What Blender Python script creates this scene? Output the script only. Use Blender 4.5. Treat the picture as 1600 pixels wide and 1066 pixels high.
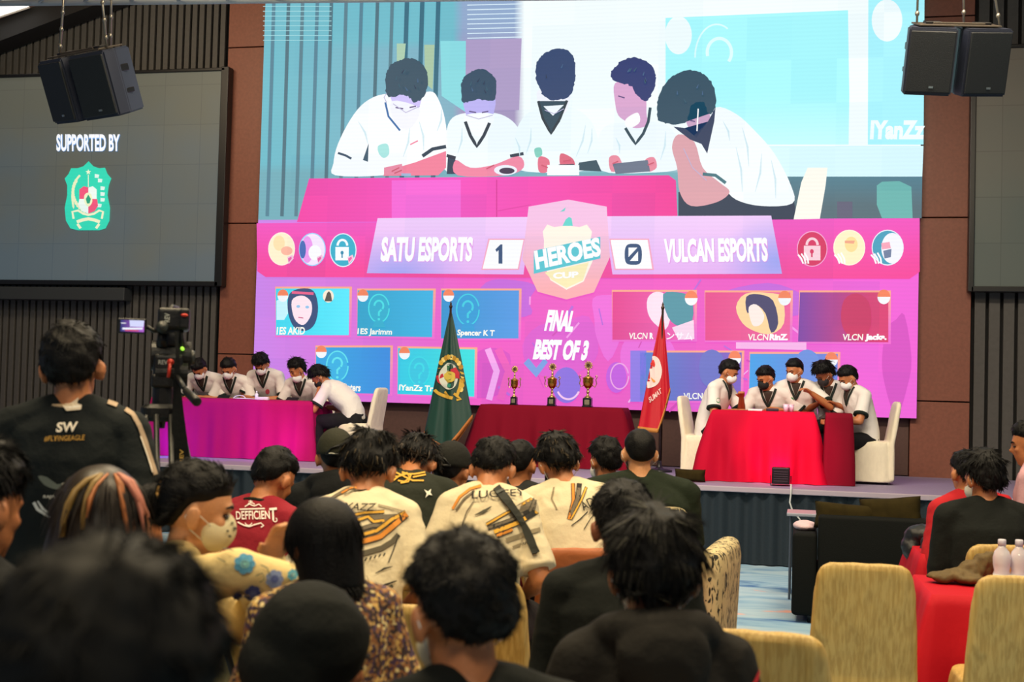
import bpy, bmesh, math, random
from mathutils import Vector, Matrix, Euler, noise
from mathutils.bvhtree import BVHTree
C = bpy.context.scene.collection
for _o in list(bpy.data.objects): bpy.data.objects.remove(_o)

# ---------------------------------------------------------------- camera, light, exposure
F = 2000.0; TH = math.radians(13.0); PH = math.atan(67/2000); RO = math.radians(1.5); EYE = 1.62
f0 = Vector((-math.sin(TH)*math.cos(PH), math.cos(TH)*math.cos(PH), math.sin(PH)))
r0 = Vector((math.cos(TH), math.sin(TH), 0)); u0 = r0.cross(f0)
R_ = math.cos(RO)*r0 + math.sin(RO)*u0; U_ = R_.cross(f0)
CAM = Vector((0, 0, EYE))
cd = bpy.data.cameras.new('camera'); cam = bpy.data.objects.new('camera', cd); C.objects.link(cam)
cd.sensor_width = 36; cd.lens = F/1600*36; cd.clip_start = .05; cd.clip_end = 200
cam.matrix_world = Matrix((( R_.x, U_.x, -f0.x, CAM.x), (R_.y, U_.y, -f0.y, CAM.y), (R_.z, U_.z, -f0.z, CAM.z), (0, 0, 0, 1)))
cd.dof.use_dof = True; cd.dof.focus_distance = 11.0; cd.dof.aperture_fstop = 4.4
bpy.context.scene.camera = cam
W = bpy.data.worlds.new('world'); bpy.context.scene.world = W; W.use_nodes = True
W.node_tree.nodes['Background'].inputs[0].default_value = (.62, .72, 1, 1)
W.node_tree.nodes['Background'].inputs[1].default_value = .16
vs = bpy.context.scene.view_settings
vs.view_transform = 'Standard'; vs.look = 'None'; vs.exposure = 0.0; vs.gamma = 1.0; vs.use_curve_mapping = False

def area(name, loc, target, size, power, col, sy=None, spread=180):
    l = bpy.data.lights.new(name, 'AREA'); l.energy = power; l.color = col; l.size = size
    l.spread = math.radians(spread)
    if sy: l.shape = 'RECTANGLE'; l.size_y = sy
    o = bpy.data.objects.new(name, l); C.objects.link(o); o.location = loc
    o.rotation_euler = (Vector(target)-Vector(loc)).to_track_quat('-Z', 'Y').to_euler(); return o
def spot(name, loc, target, power, col, ang=60, blend=.6, r=.05):
    l = bpy.data.lights.new(name, 'SPOT'); l.energy = power; l.color = col; l.spot_size = math.radians(ang)
    l.spot_blend = blend; l.shadow_soft_size = r
    o = bpy.data.objects.new(name, l); C.objects.link(o); o.location = loc
    o.rotation_euler = (Vector(target)-Vector(loc)).to_track_quat('-Z', 'Y').to_euler(); return o
# warm downlights of the hall over the audience, stage front wash
area('hall_ceiling_light', (-2.6, 3.6, 6.1), (-2.6, 3.9, 0), 1.6, 260, (1, .80, .50), 1.2)
area('hall_ceiling_light', (1.2, 3.6, 6.1), (1.2, 3.9, 0), 1.6, 260, (1, .80, .50), 1.2)
area('hall_ceiling_light', (-2.6, 8.0, 6.1), (-2.6, 7.6, 0), 1.6, 200, (1, .82, .55), 1.2)
area('hall_ceiling_light', (1.6, 8.0, 6.1), (1.6, 7.6, 0), 1.6, 230, (1, .82, .55), 1.2)
area('hall_ceiling_light', (-.5, -2.0, 6.1), (-.5, 3.5, .8), 3, 160, (1, .86, .62), 1.2)
spot('stage_spot_pink', (.2, 7.5, 5.8), (-.15, 12.86, .98), 2300, (1, .02, .36), 9, .5, .1)  # pink, violet and magenta fills added overhead to tint the team tables
spot('stage_spot_violet', (-5.2, 7.5, 5.8), (-6.35, 13.16, .98), 1500, (.14, .03, 1), 10, .5, .1)
spot('stage_spot_magenta', (-4.6, 7.5, 5.8), (-5.55, 13.16, .98), 800, (.8, .03, .8), 10, .5, .1)
area('hall_ceiling_light', (-7.6, 10.6, 6.2), (-7.6, 13.5, 3), 1.6, 130, (1, .78, .52), 1.0)
area('cove_light', (-6.6, 12.2, 5.0), (-6.9, 12.9, 7), 1.2, 14, (1, .75, .5), .5)  # added unseen uplight, stands in for light bounced onto the soffit
area('stage_wash_light', (-1.5, 8.2, 5.9), (-2.2, 13.6, 1.0), 5.0, 150, (1, .84, .72), .4, spread=110)

# ---------------------------------------------------------------- pixel helpers
def ray(px, py): return (f0 + R_*((px-800)/F) + U_*((533-py)/F))
def at(px, py, z): return CAM + ray(px, py)*z
def onY(px, py, Y): d = ray(px, py); return CAM + d*(Y/d.y)
def onZ(px, py, Z): d = ray(px, py); return CAM + d*((Z-EYE)/d.z)

def lin(c): return c/12.92 if c <= .04045 else ((c+.055)/1.055)**2.4
def H(h):
    if not isinstance(h, str): return tuple(h)
    h = h.lstrip('#'); return tuple(lin(int(h[i:i+2], 16)/255) for i in (0, 2, 4))
_m = {}
def mat(name, col, rough=.7, metal=0, bump=0, bscale=40, stretch=(1, 1, 1), var=0, emis=0, coat=0, spec=.5, alpha=1, trans=0):
    key = (name, str(col), rough, metal, bump, bscale, stretch, var, emis, trans)
    if key in _m: return _m[key]
    m = bpy.data.materials.new(name); m.use_nodes = True; N = m.node_tree.nodes; L = m.node_tree.links
    b = N['Principled BSDF']; c = H(col)
    b.inputs['Base Color'].default_value = (*c, 1); b.inputs['Roughness'].default_value = rough
    b.inputs['Metallic'].default_value = metal; b.inputs['Specular IOR Level'].default_value = spec
    b.inputs['Coat Weight'].default_value = coat
    b.inputs['Transmission Weight'].default_value = trans
    if emis:
        b.inputs['Emission Color'].default_value = (*c, 1); b.inputs['Emission Strength'].default_value = emis
    if bump or var:
        tc = N.new('ShaderNodeTexCoord'); mp = N.new('ShaderNodeMapping'); mp.inputs['Scale'].default_value = stretch
        nz = N.new('ShaderNodeTexNoise'); nz.inputs['Scale'].default_value = bscale; nz.inputs['Detail'].default_value = 4
        L.new(tc.outputs['Object'], mp.inputs[0]); L.new(mp.outputs[0], nz.inputs['Vector'])
        if bump:
            bp = N.new('ShaderNodeBump'); bp.inputs['Strength'].default_value = bump; bp.inputs['Distance'].default_value = .01
            L.new(nz.outputs[0], bp.inputs['Height']); L.new(bp.outputs[0], b.inputs['Normal'])
        if var:
            mr = N.new('ShaderNodeMapRange'); mr.inputs[1].default_value = .3; mr.inputs[2].default_value = .7
            mr.inputs[3].default_value = 1-var; mr.inputs[4].default_value = 1+var
            mx = N.new('ShaderNodeMix'); mx.data_type = 'RGBA'; mx.blend_type = 'MULTIPLY'; mx.inputs[0].default_value = 1
            mx.inputs[6].default_value = (*c, 1)
            L.new(nz.outputs[0], mr.inputs[0]); L.new(mr.outputs[0], mx.inputs[7]); L.new(mx.outputs[2], b.inputs['Base Color'])
    _m[key] = m; return m

def attr_mat(name, emission=None, rough=.7):
    if name in _m: return _m[name]
    m = bpy.data.materials.new(name); m.use_nodes = True; N = m.node_tree.nodes; L = m.node_tree.links
    b = N['Principled BSDF']; a = N.new('ShaderNodeAttribute'); a.attribute_name = 'Col'
    b.inputs['Roughness'].default_value = rough
    if emission:
        b.inputs['Base Color'].default_value = (.02, .02, .02, 1)
        tc = N.new('ShaderNodeTexCoord'); wv = N.new('ShaderNodeTexWave'); wv.bands_direction = 'Z'
        wv.inputs['Scale'].default_value = 7.0; wv.inputs['Distortion'].default_value = .6; wv.inputs['Detail'].default_value = 0
        L.new(tc.outputs['Object'], wv.inputs['Vector'])
        br = N.new('ShaderNodeTexBrick'); br.offset = 0; br.inputs['Scale'].default_value = 1; br.inputs['Mortar Size'].default_value = 0
        br.inputs['Brick Width'].default_value = .5; br.inputs['Row Height'].default_value = .5
        br.inputs['Color1'].default_value = (.92, .94, .97, 1); br.inputs['Color2'].default_value = (1.03, 1.0, 1.0, 1)
        sx = N.new('ShaderNodeSeparateXYZ'); cx = N.new('ShaderNodeCombineXYZ')
        L.new(tc.outputs['Object'], sx.inputs[0]); L.new(sx.outputs[0], cx.inputs[0]); L.new(sx.outputs[2], cx.inputs[1]); L.new(cx.outputs[0], br.inputs['Vector'])
        mr = N.new('ShaderNodeMapRange'); mr.inputs[3].default_value = .985; mr.inputs[4].default_value = 1.015
        L.new(wv.outputs['Fac'], mr.inputs[0])
        m1 = N.new('ShaderNodeMix'); m1.data_type = 'RGBA'; m1.blend_type = 'MULTIPLY'; m1.inputs[0].default_value = 1
        m2 = N.new('ShaderNodeMix'); m2.data_type = 'RGBA'; m2.blend_type = 'MULTIPLY'; m2.inputs[0].default_value = 1
        L.new(a.outputs['Color'], m1.inputs[6]); L.new(mr.outputs[0], m1.inputs[7])
        L.new(m1.outputs[2], m2.inputs[6]); L.new(br.outputs['Color'], m2.inputs[7])
        L.new(m2.outputs[2], b.inputs['Emission Color']); b.inputs['Emission Strength'].default_value = emission
    else:
        L.new(a.outputs['Color'], b.inputs['Base Color'])
    _m[name] = m; return m

# ---------------------------------------------------------------- object helpers
def tag(o, label=None, cat=None, group=None, kind=None):
    if label: o['label'] = label
    if cat: o['category'] = cat
    if group: o['group'] = group
    if kind: o['kind'] = kind
    return o
def thing(name, label, cat, loc=(0, 0, 0), rz=0, group=None):
    o = bpy.data.objects.new(name, None); C.objects.link(o); o.location = loc; o.rotation_euler = (0, 0, rz)
    o.empty_display_size = .1
    return tag(o, label, cat, group)
def obj(name, bm, m, parent=None, smooth=False, label=None):
    if isinstance(bm, bmesh.types.BMesh):
        me = bpy.data.meshes.new(name); bmesh.ops.recalc_face_normals(bm, faces=bm.faces); bm.to_mesh(me); bm.free()
    else: me = bm; me.name = name
    if smooth:
        for p in me.polygons: p.use_smooth = True
    me.materials.clear()
    for x in (m if isinstance(m, (list, tuple)) else [m]): me.materials.append(x)
    o = bpy.data.objects.new(name, me); C.objects.link(o)
    if parent: o.parent = parent
    if label: o['label'] = label
    return o
def struct(name, bm, m, smooth=False):
    o = obj(name, bm, m, None, smooth); o['kind'] = 'structure'; return o
def copy_tree(o, parent=None):
    c = o.copy(); C.objects.link(c); c.parent = parent
    for ch in [x for x in C.objects if x.parent == o]: copy_tree(ch, c)
    return c
def BM(): return bmesh.new()
def box(bm, c, s, rot=None, bevel=0, mi=0):
    g = bmesh.ops.create_cube(bm, size=1); vs_ = g['verts']
    M = Matrix.Translation(Vector(c)) @ (rot.to_4x4() if rot else Matrix.Identity(4)) @ Matrix.Diagonal((*s, 1))
    bmesh.ops.transform(bm, matrix=M, verts=vs_)
    fs = set(f for v in vs_ for f in v.link_faces)
    for f in fs: f.material_index = mi
    if bevel:
        es = list(set(e for f in fs for e in f.edges))
        bmesh.ops.bevel(bm, geom=es, offset=bevel, segments=3, profile=.5, affect='EDGES')
def basis(d):
    d = Vector(d).normalized(); a = Vector((0, 0, 1)) if abs(d.z) < .9 else Vector((1, 0, 0))
    x = a.cross(d).normalized(); return x, d.cross(x)
def loft(bm, rings, seg=20, cap=True, closed=True, mi=0, pw=1):
    R = []
    for c, ux, uy in rings:
        row = []
        for k in range(seg):
            a = 2*math.pi*k/seg; ca, sa = math.cos(a), math.sin(a)
            if pw != 1: ca = math.copysign(abs(ca)**pw, ca); sa = math.copysign(abs(sa)**pw, sa)
            row.append(bm.verts.new(Vector(c)+Vector(ux)*ca+Vector(uy)*sa))
        R.append(row)
    for i in range(len(R)-1):
        for k in range(seg):
            f = bm.faces.new((R[i][k], R[i][(k+1) % seg], R[i+1][(k+1) % seg], R[i+1][k])); f.material_index = mi
    if cap:
        f = bm.faces.new(R[0][::-1]); f.material_index = mi
        f = bm.faces.new(R[-1]); f.material_index = mi
    return R
def tube(bm, pts, r, seg=8, mi=0, cap=True):
    pts = [Vector(p) for p in pts]; n = len(pts); rs = r if isinstance(r, (list, tuple)) else [r]*n
    rings = []; px = None
    for i in range(n):
        d = (pts[min(i+1, n-1)]-pts[max(i-1, 0)])
        if d.length < 1e-9: d = Vector((0, 0, 1))
        d.normalize()
        if px is None: x, y = basis(d)
        else:
            x = (px - d*px.dot(d))
            x = x.normalized() if x.length > 1e-6 else basis(d)[0]
            y = d.cross(x)
        px = x; rings.append((pts[i], x*rs[i], y*rs[i]))
    loft(bm, rings, seg, cap, mi=mi)
def ell(bm, c, r, rot=None, u=16, v=10, mi=0):
    c = Vector(c); X, Y, Z = (rot.col[0], rot.col[1], rot.col[2]) if rot else (Vector((1, 0, 0)), Vector((0, 1, 0)), Vector((0, 0, 1)))
    X = Vector(X)*r[0]; Y = Vector(Y)*r[1]; Z = Vector(Z)*r[2]
    rows = []
    for i in range(1, v):
        t = math.pi*i/v; st, ct = math.sin(t), math.cos(t)
        rows.append([bm.verts.new(c+X*(st*math.cos(2*math.pi*k/u))+Y*(st*math.sin(2*math.pi*k/u))-Z*ct) for k in range(u)])
    b0 = bm.verts.new(c-Z); b1 = bm.verts.new(c+Z); fs = []
    for k in range(u):
        k2 = (k+1) % u; fs.append(bm.faces.new((b0, rows[0][k2], rows[0][k]))); fs.append(bm.faces.new((b1, rows[-1][k], rows[-1][k2])))
        for i in range(len(rows)-1): fs.append(bm.faces.new((rows[i][k], rows[i][k2], rows[i+1][k2], rows[i+1][k])))
    if mi:
        for f in fs: f.material_index = mi
def chain(bm, pts, radii, seg=14):
    pts = [Vector(p) for p in pts]
    for i in range(len(pts)-1):
        a, b = pts[i], pts[i+1]; d = (b-a)
        if d.length < 1e-6: continue
        d.normalize(); x, y = basis(d)
        loft(bm, [(a, x*radii[i], y*radii[i]), (b, x*radii[i+1], y*radii[i+1])], seg)
    for p, r in zip(pts, radii): ell(bm, p, (r, r, r), u=seg, v=8)
def lathe(bm, prof, seg=24, c=(0, 0, 0), mi=0):
    c = Vector(c)
    loft(bm, [(c+Vector((0, 0, z)), Vector((max(r, 1e-4), 0, 0)), Vector((0, max(r, 1e-4), 0))) for r, z in prof], seg, mi=mi)
def quad(bm, pts, mi=0):
    f = bm.faces.new([bm.verts.new(Vector(p)) for p in pts]); f.material_index = mi; return f
def remesh(bm, voxel, it=4, disp=0, dscale=9, seed=0, dstretch=(1, 1, 1)):
    me = bpy.data.meshes.new('t'); bm.to_mesh(me); bm.free()
    o = bpy.data.objects.new('t', me); C.objects.link(o)
    m = o.modifiers.new('r', 'REMESH'); m.mode = 'VOXEL'; m.voxel_size = voxel; m.use_smooth_shade = True
    s = o.modifiers.new('s', 'SMOOTH'); s.factor = .5; s.iterations = it
    dg = bpy.context.evaluated_depsgraph_get(); me2 = bpy.data.meshes.new_from_object(o.evaluated_get(dg))
    bpy.data.objects.remove(o); bpy.data.meshes.remove(me)
    if disp:
        nn = [v.normal.copy() for v in me2.vertices]
        sx, sy, sz = dstretch
        for v, n in zip(me2.vertices, nn):
            p = v.co
            q = Vector((p.x*sx, p.y*sy, p.z*sz))*dscale + Vector((seed*3.1, seed*1.7, 0))
            k = noise.noise(q); k2 = 1-abs(noise.noise(q*1.7+Vector((5, 2, 1))))*2
            v.co = p + n*disp*(k*.8 + k2*.7)
    for p in me2.polygons: p.use_smooth = True
    return me2
def smooth_poly(pts, n=5):
    out = []; N = len(pts)
    for i in range(N):
        p0, p1, p2, p3 = [Vector((*pts[(i+k-1) % N], 0)) for k in range(4)]
        for j in range(n):
            t = j/n
            q = .5*((2*p1)+(-p0+p2)*t+(2*p0-5*p1+4*p2-p3)*t*t+(-p0+3*p1-3*p2+p3)*t**3)
            out.append((q.x, q.y))
    return out
def ellipse(cx, cy, rx, ry, n=28, a0=0, a1=360):
    return [(cx+rx*math.cos(math.radians(a0+(a1-a0)*k/n)), cy+ry*math.sin(math.radians(a0+(a1-a0)*k/n))) for k in range(n+(0 if a1-a0 == 360 else 1))]
def stroke(pts, w):
    """polyline in 2D -> list of quads of width w (w may be a list)"""
    ws = w if isinstance(w, (list, tuple)) else [w]*len(pts); L_, R2 = [], []
    for i, p in enumerate(pts):
        a = Vector(pts[max(i-1, 0)]); b = Vector(pts[min(i+1, len(pts)-1)]); d = (b-a).normalized(); n = Vector((-d.y, d.x))
        L_.append(tuple(Vector(p)+n*ws[i]/2)); R2.append(tuple(Vector(p)-n*ws[i]/2))
    return [[L_[i], L_[i+1], R2[i+1], R2[i]] for i in range(len(pts)-1)]
_txt = {}
def text2d(s, bold=0.0):
    """glyph mesh normalised to its bounding box: verts in 0..1, y up"""
    k = (s, bold)
    if k in _txt: return _txt[k]
    c = bpy.data.curves.new('t', 'FONT'); c.body = s; c.offset = bold; c.resolution_u = 3; c.fill_mode = 'BOTH'
    o = bpy.data.objects.new('t', c); C.objects.link(o)
    dg = bpy.context.evaluated_depsgraph_get(); me = bpy.data.meshes.new_from_object(o.evaluated_get(dg))
    vs_ = [(v.co.x, v.co.y) for v in me.vertices]; fs = [tuple(p.vertices) for p in me.polygons]
    bpy.data.objects.remove(o); bpy.data.curves.remove(c); bpy.data.meshes.remove(me)
    x0 = min(v[0] for v in vs_); x1 = max(v[0] for v in vs_); y0 = min(v[1] for v in vs_); y1 = max(v[1] for v in vs_)
    vs_ = [((x-x0)/(x1-x0), (y-y0)/(y1-y0)) for x, y in vs_]
    _txt[k] = (vs_, fs); return _txt[k]
def text_px(s, tl, tr, bl, bold=.03):
    """text mesh laid on the parallelogram top-left, top-right, bottom-left in photo pixels -> (verts, faces)"""
    vs_, fs = text2d(s, bold); tl, tr, bl = Vector(tl), Vector(tr), Vector(bl)
    return [tuple(tl+(tr-tl)*x+(bl-tl)*(1-y)) for x, y in vs_], fs
def grid_cut(bm, step, x0, x1, y0, y1):
    n = int((x1-x0)/step)
    for i in range(1, n+1):
        bmesh.ops.bisect_plane(bm, geom=bm.verts[:]+bm.edges[:]+bm.faces[:], plane_co=(x0+i*step, 0, 0), plane_no=(1, 0, 0))
    n = int((y1-y0)/step)
    for i in range(1, n+1):
        bmesh.ops.bisect_plane(bm, geom=bm.verts[:]+bm.edges[:]+bm.faces[:], plane_co=(0, y0+i*step, 0), plane_no=(0, 1, 0))
class Flat:
    """flat artwork in photo pixels; each face carries its colour; finally mapped through fn(px,py)->point"""
    def __init__(s, seg=6): s.V = []; s.Fc = []; s.col = []; s.k = 0; s.seg = seg
    def poly(s, pts, col, step=0, sm=0):
        if sm: pts = smooth_poly(pts, sm)
        c = col if callable(col) else (lambda x, y, k=H(col): k)
        bm = BM()
        vv = [bm.verts.new((p[0], p[1], 0)) for p in pts]; bm.faces.new(vv)
        bmesh.ops.triangulate(bm, faces=bm.faces)
        if step: grid_cut(bm, step, min(p[0] for p in pts), max(p[0] for p in pts), min(p[1] for p in pts), max(p[1] for p in pts))
        s._add([(v.co.x, v.co.y) for v in bm.verts], [[v.index for v in f.verts] for f in (bm.verts.index_update() or bm.faces)], c); bm.free()
    def _add(s, vs_, fs, c):
        b = len(s.V); s.V += [(v[0], v[1], s.k) for v in vs_]; s.k += 1; s.col += [c(*v) for v in vs_]; s.Fc += [[i+b for i in f] for f in fs]
    def text(s, t, tl, tr, bl, col, bold=.03):
        vs_, fs = text_px(t, tl, tr, bl, bold); s._add(vs_, fs, lambda x, y, k=H(col): k)
    def stroke(s, pts, w, col, closed=False):
        if closed: pts = list(pts)+[pts[0]]
        k0 = s.k; ws = list(w) if isinstance(w, (list, tuple)) else [w]*len(pts); p2, w2 = [pts[0]], [ws[0]]
        for i in range(1, len(pts)):
            n = max(1, int(math.hypot(pts[i][0]-pts[i-1][0], pts[i][1]-pts[i-1][1])/s.seg))
            for j in range(1, n+1): t = j/n; p2.append((pts[i-1][0]+(pts[i][0]-pts[i-1][0])*t, pts[i-1][1]+(pts[i][1]-pts[i-1][1])*t)); w2.append(ws[i-1]+(ws[i]-ws[i-1])*t)
        pts, w = p2, w2
        for q in stroke(pts, w): s.k = k0; s._add(q, [[0, 1, 2, 3]], lambda x, y, k=H(col): k)
    def circle(s, cx, cy, rx, ry, col, a0=0, a1=360): s.poly(ellipse(cx, cy, rx, ry, 28, a0, a1), col)
    def build(s, name, fn, m, parent=None, label=None):
        pts = [fn(*v) for v in s.V]; ok = [p is not None for p in pts]
        idx = {}; vv = []; cc = []
        for i, p in enumerate(pts):
            if ok[i]: idx[i] = len(vv); vv.append(p); cc.append(s.col[i])
        ff = [[idx[i] for i in f] for f in s.Fc if all(ok[i] for i in f)]
        if not ff: print('EMPTY decal', name); return None
        me = bpy.data.meshes.new(name); me.from_pydata([tuple(v) for v in vv], [], ff)
        a = me.color_attributes.new('Col', 'FLOAT_COLOR', 'POINT')
        for i, c in enumerate(cc): a.data[i].color = (*c, 1)
        me.materials.append(m); o = bpy.data.objects.new(name, me); C.objects.link(o)
        if parent: o.parent = parent
        if label: o['label'] = label
        return o
def mix(a, b, t): t = max(0, min(1, t)); return tuple(x+(y-x)*t for x, y in zip(a, b))
def projector(part, M, off=.003, backup=None):
    """returns fn(px,py) -> point on the mesh of `part` (in its local frame), M = world matrix of the part"""
    me = part.data; bv = BVHTree.FromPolygons([v.co for v in me.vertices], [tuple(p.vertices) for p in me.polygons])
    Mi = M.inverted(); o = Mi @ CAM
    def fn(px, py, k=0):
        d = ((Mi @ (CAM+ray(px, py)))-o).normalized()
        h = bv.ray_cast(o, d)
        if h[0] is None: return None
        n = h[1]
        if n.dot(d) > 0: n = -n
        return h[0] + n*(off+k*.00012) - d*off*.5
    return fn
# ---------------------------------------------------------------- people
SKIN = {'tan': '#b9764a', 'brown': '#9a5a38', 'fair': '#cf9468', 'dark': '#7d4529'}
def skin(k): return mat('skin_'+k, SKIN[k], .5, bump=.06, bscale=120, var=.06)
def cloth(name, col, rough=.85, bump=.25, bscale=60, var=0, stretch=(1, 1, 1)): return mat(name, col, rough, bump=bump, bscale=bscale, var=var, stretch=stretch, spec=.25)
HAIR_BLACK = mat('hair_black', (.0045, .0045, .005), .55, bump=.3, bscale=160, spec=.18)
HAIR_BROWN = mat('hair_brown', (.05, .03, .016), .45, spec=.6)
HAIR_SOFT = mat('hair_soft_black', (.006, .0065, .007), .6, spec=.12)
CR = Vector((.077, .096, .092)); CC = Vector((0, -.012, .028))
LINE = [(-1, -1.08), (-.7, -1.04), (-.45, -.86), (-.25, -.42), (-.05, -.04), (.12, .0), (.35, .10), (.7, .28), (1, .36)]
def hairline(n, fade=0):
    y = n.y; z = LINE[-1][1]
    for (a, b), (c, d) in zip(LINE, LINE[1:]):
        if a <= y <= c: z = b+(d-b)*(y-a)/(c-a); break
    return n.z - z - (fade if y < .2 or fade < 0 else 0)
def strands(me, parent, M, name, mats, n, length, w, curl=.3, crown=Vector((0, -.5, .85)), out=.35, seed=1, down=.25, region=None, steps=4, hl=0, front=0, flowfn=None):
    rnd = random.Random(seed)
    polys = [p for p in me.polygons if region is None or region(p.center)]
    if not polys: return None
    areas = []; acc = 0
    for p in polys: acc += p.area; areas.append(acc)
    import bisect
    V, Fa, MI = [], [], []
    for i in range(n):
        p = polys[bisect.bisect_left(areas, rnd.random()*acc)]
        vs_ = [me.vertices[k].co for k in p.vertices]
        c = Vector((0, 0, 0)); ws = [rnd.random() for _ in vs_]; sw = sum(ws)
        for v, q in zip(vs_, ws): c += v*(q/sw)
        nn = p.normal.copy(); loc = (c-CC)
        t = (loc.normalized()-crown.normalized()); t = t-nn*t.dot(nn)
        if t.length > 1e-4: t.normalize()
        if flowfn: t = flowfn(c, nn)
        g = Vector((0, 0, -1)); g = g-nn*g.dot(nn)
        d = (t + nn*out + g*down*.5 + Vector((0, front if c.y > .02 else 0, 0))).normalized()
        ph = noise.noise(c*45+Vector((seed, 0, 0))); ph2 = noise.noise(c*45+Vector((0, seed, 7)))
        d = (d + Vector((ph, ph2, ph*ph2))*curl*1.6 + Vector((rnd.uniform(-1, 1), rnd.uniform(-1, 1), rnd.uniform(-1, 1)))*curl*.35).normalized()
        L_ = length*rnd.uniform(.6, 1.15); pos = c-nn*.006; b0 = len(V)
        ax = nn.cross(d); ax = ax.normalized() if ax.length > 1e-4 else Vector((1, 0, 0)); ay = d.cross(ax)
        spin = rnd.uniform(-1, 1)*curl*1.5
        for s in range(steps+1):
            r = w*(1-.8*(s/steps)**1.6)
            for k in range(3):
                a = k*2.0944
                V.append(pos + ax*(r*math.cos(a)) + ay*(r*math.sin(a)))
            pos = pos + d*(L_/steps)
            if flowfn: d = (d + Vector((0, 0, -.7))).normalized()
            d = (d - nn*(out*.45/steps*2) + g*down*(1.6/steps) + ax*spin*(1.5/steps)).normalized()
        for s in range(steps):
            for k in range(3):
                k2 = (k+1) % 3; Fa.append((b0+s*3+k, b0+s*3+k2, b0+s*3+3+k2, b0+s*3+3+k))
        mi = 1 if rnd.random() < hl else 0
        MI += [mi]*(steps*3)
    m2 = bpy.data.meshes.new(name); m2.from_pydata([tuple(M @ v) for v in V], [], Fa)
    m2.polygons.foreach_set('material_index', MI); m2.polygons.foreach_set('use_smooth', [True]*len(Fa))
    for x in mats: m2.materials.append(x)
    o = bpy.data.objects.new(name, m2); C.objects.link(o); o.parent = parent; return o
def hair_base(style, thick, fade=0, seed=0):
    bm = BM()
    g = bmesh.ops.create_uvsphere(bm, u_segments=40, v_segments=26, radius=1)
    for v in bm.verts:
        n = v.co.normalized(); h = hairline(n, fade)
        s = max(0, min(1, (h+.02)/.34)); s = s**.8
        top = max(0, n.z)
        th = -.012 + s*(.012+thick*(.55+.4*top) + thick*(.35*noise.noise(n*3+Vector((seed, 0, 0)))+.3*noise.noise(n*7+Vector((seed, 3, 0)))))
        v.co = CC + Vector((n.x*CR.x, n.y*CR.y, n.z*CR.z)) + n*th
    if style in ('bob', 'long'):
        low = -.122 if style == 'bob' else -.36
        rr = []
        for i in range(7):
            t = i/6; z = .02+(low-.02)*t
            rx = .099-.004*t if style == 'bob' else .098+.02*math.sin(t*3)
            ry = .098-.016*t if style == 'bob' else .08-.035*t
            cy = -.032-.008*t if style == 'bob' else -.045-.07*t
            rr.append(((0, cy, z), (rx, 0, 0), (0, ry, 0)))
        loft(bm, rr, 28)
        ell(bm, (0, -.018, .035), (.099, .112, .104), u=28, v=18)
    me = remesh(bm, .006, 14 if style in ('bob', 'long') else 3)
    return me
def build_hair(root, Rh, hc, sc, style, thick, n, length, w, seed, hl=0, hlmat=None, curl=.3, fade=0, out=.22, down=.45, front=0, base_mat=None, crown=None):
    M = Matrix.Translation(hc) @ Rh.to_4x4() @ Matrix.Scale(sc, 4)
    base_mat = base_mat or HAIR_BLACK
    me = hair_base(style, thick, fade, seed)
    if style in ('bob', 'long'):
        reg = lambda c: c.y < .065 or c.z > .06
        down_, out_, fl = 1.0, .0, (lambda c, nn: (lambda t: t.normalized() if t.length > 1e-5 else Vector((0, 0, -1)))(Vector((c.x*.1, c.y*.1, -1))-nn*nn.dot(Vector((c.x*.1, c.y*.1, -1)))))
    else:
        reg = lambda c: hairline((c-CC).normalized(), fade) > .05
        down_, out_, fl = down, out, None
    st = strands(me, root, M, 'hair_strands', [base_mat, hlmat or HAIR_BROWN], n, length, w, curl, crown or Vector((0, -.5, .85)), out_, seed, down_, reg, hl=hl, front=front, flowfn=fl)
    me.transform(M); h = obj('hair', me, base_mat, root, True)
    if st:   # join the tufts with the hair body so the hair is one part
        b = BM(); b.from_mesh(me); k = len(b.faces); b.from_mesh(st.data)
        b.faces.ensure_lookup_table()
        m3 = bpy.data.meshes.new('hair'); b.to_mesh(m3); b.free()
        for x in (base_mat, hlmat or HAIR_BROWN): m3.materials.append(x)
        bpy.data.objects.remove(st); h.data = m3
    return h, M
def hand(bm, w, d, up, curl=.6, side=1, sc=1.0):
    """w wrist, d pointing direction, up = back of hand normal; side=+1 thumb toward x axis"""
    d = Vector(d).normalized(); up = Vector(up); up = (up-d*up.dot(d)).normalized(); x = d.cross(up)*side
    rot = Matrix((x, d, up)).transposed()
    ell(bm, w+d*.05*sc, (.040*sc, .052*sc, .017*sc), rot)
    ell(bm, w+d*.01*sc, (.028*sc, .035*sc, .020*sc), rot)
    for i, (ox, L_) in enumerate([(.029, .070), (.010, .080), (-.010, .075), (-.028, .058)]):
        p = w+d*.085*sc+x*ox*sc; dd = d.copy(); pts = [p-d*.02*sc]; pts.append(p)
        for k, fr in enumerate((.45, .32, .27)):
            a = curl*(.6+.5*k); dd = (dd*math.cos(a)-up*math.sin(a)).normalized() if k or curl else dd
            upn = (up - dd*up.dot(dd)); p = p+dd*L_*fr*sc; pts.append(p)
        chain(bm, pts, [.0105*sc, .0098*sc, .0092*sc, .0085*sc, .0075*sc], 8)
    p = w+x*.028*sc+d*.02*sc
    chain(bm, [p, p+x*.022*sc+d*.026*sc-up*.008*sc, p+x*.03*sc+d*.055*sc-up*.02*sc], [.014*sc, .011*sc, .009*sc], 8)
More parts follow.
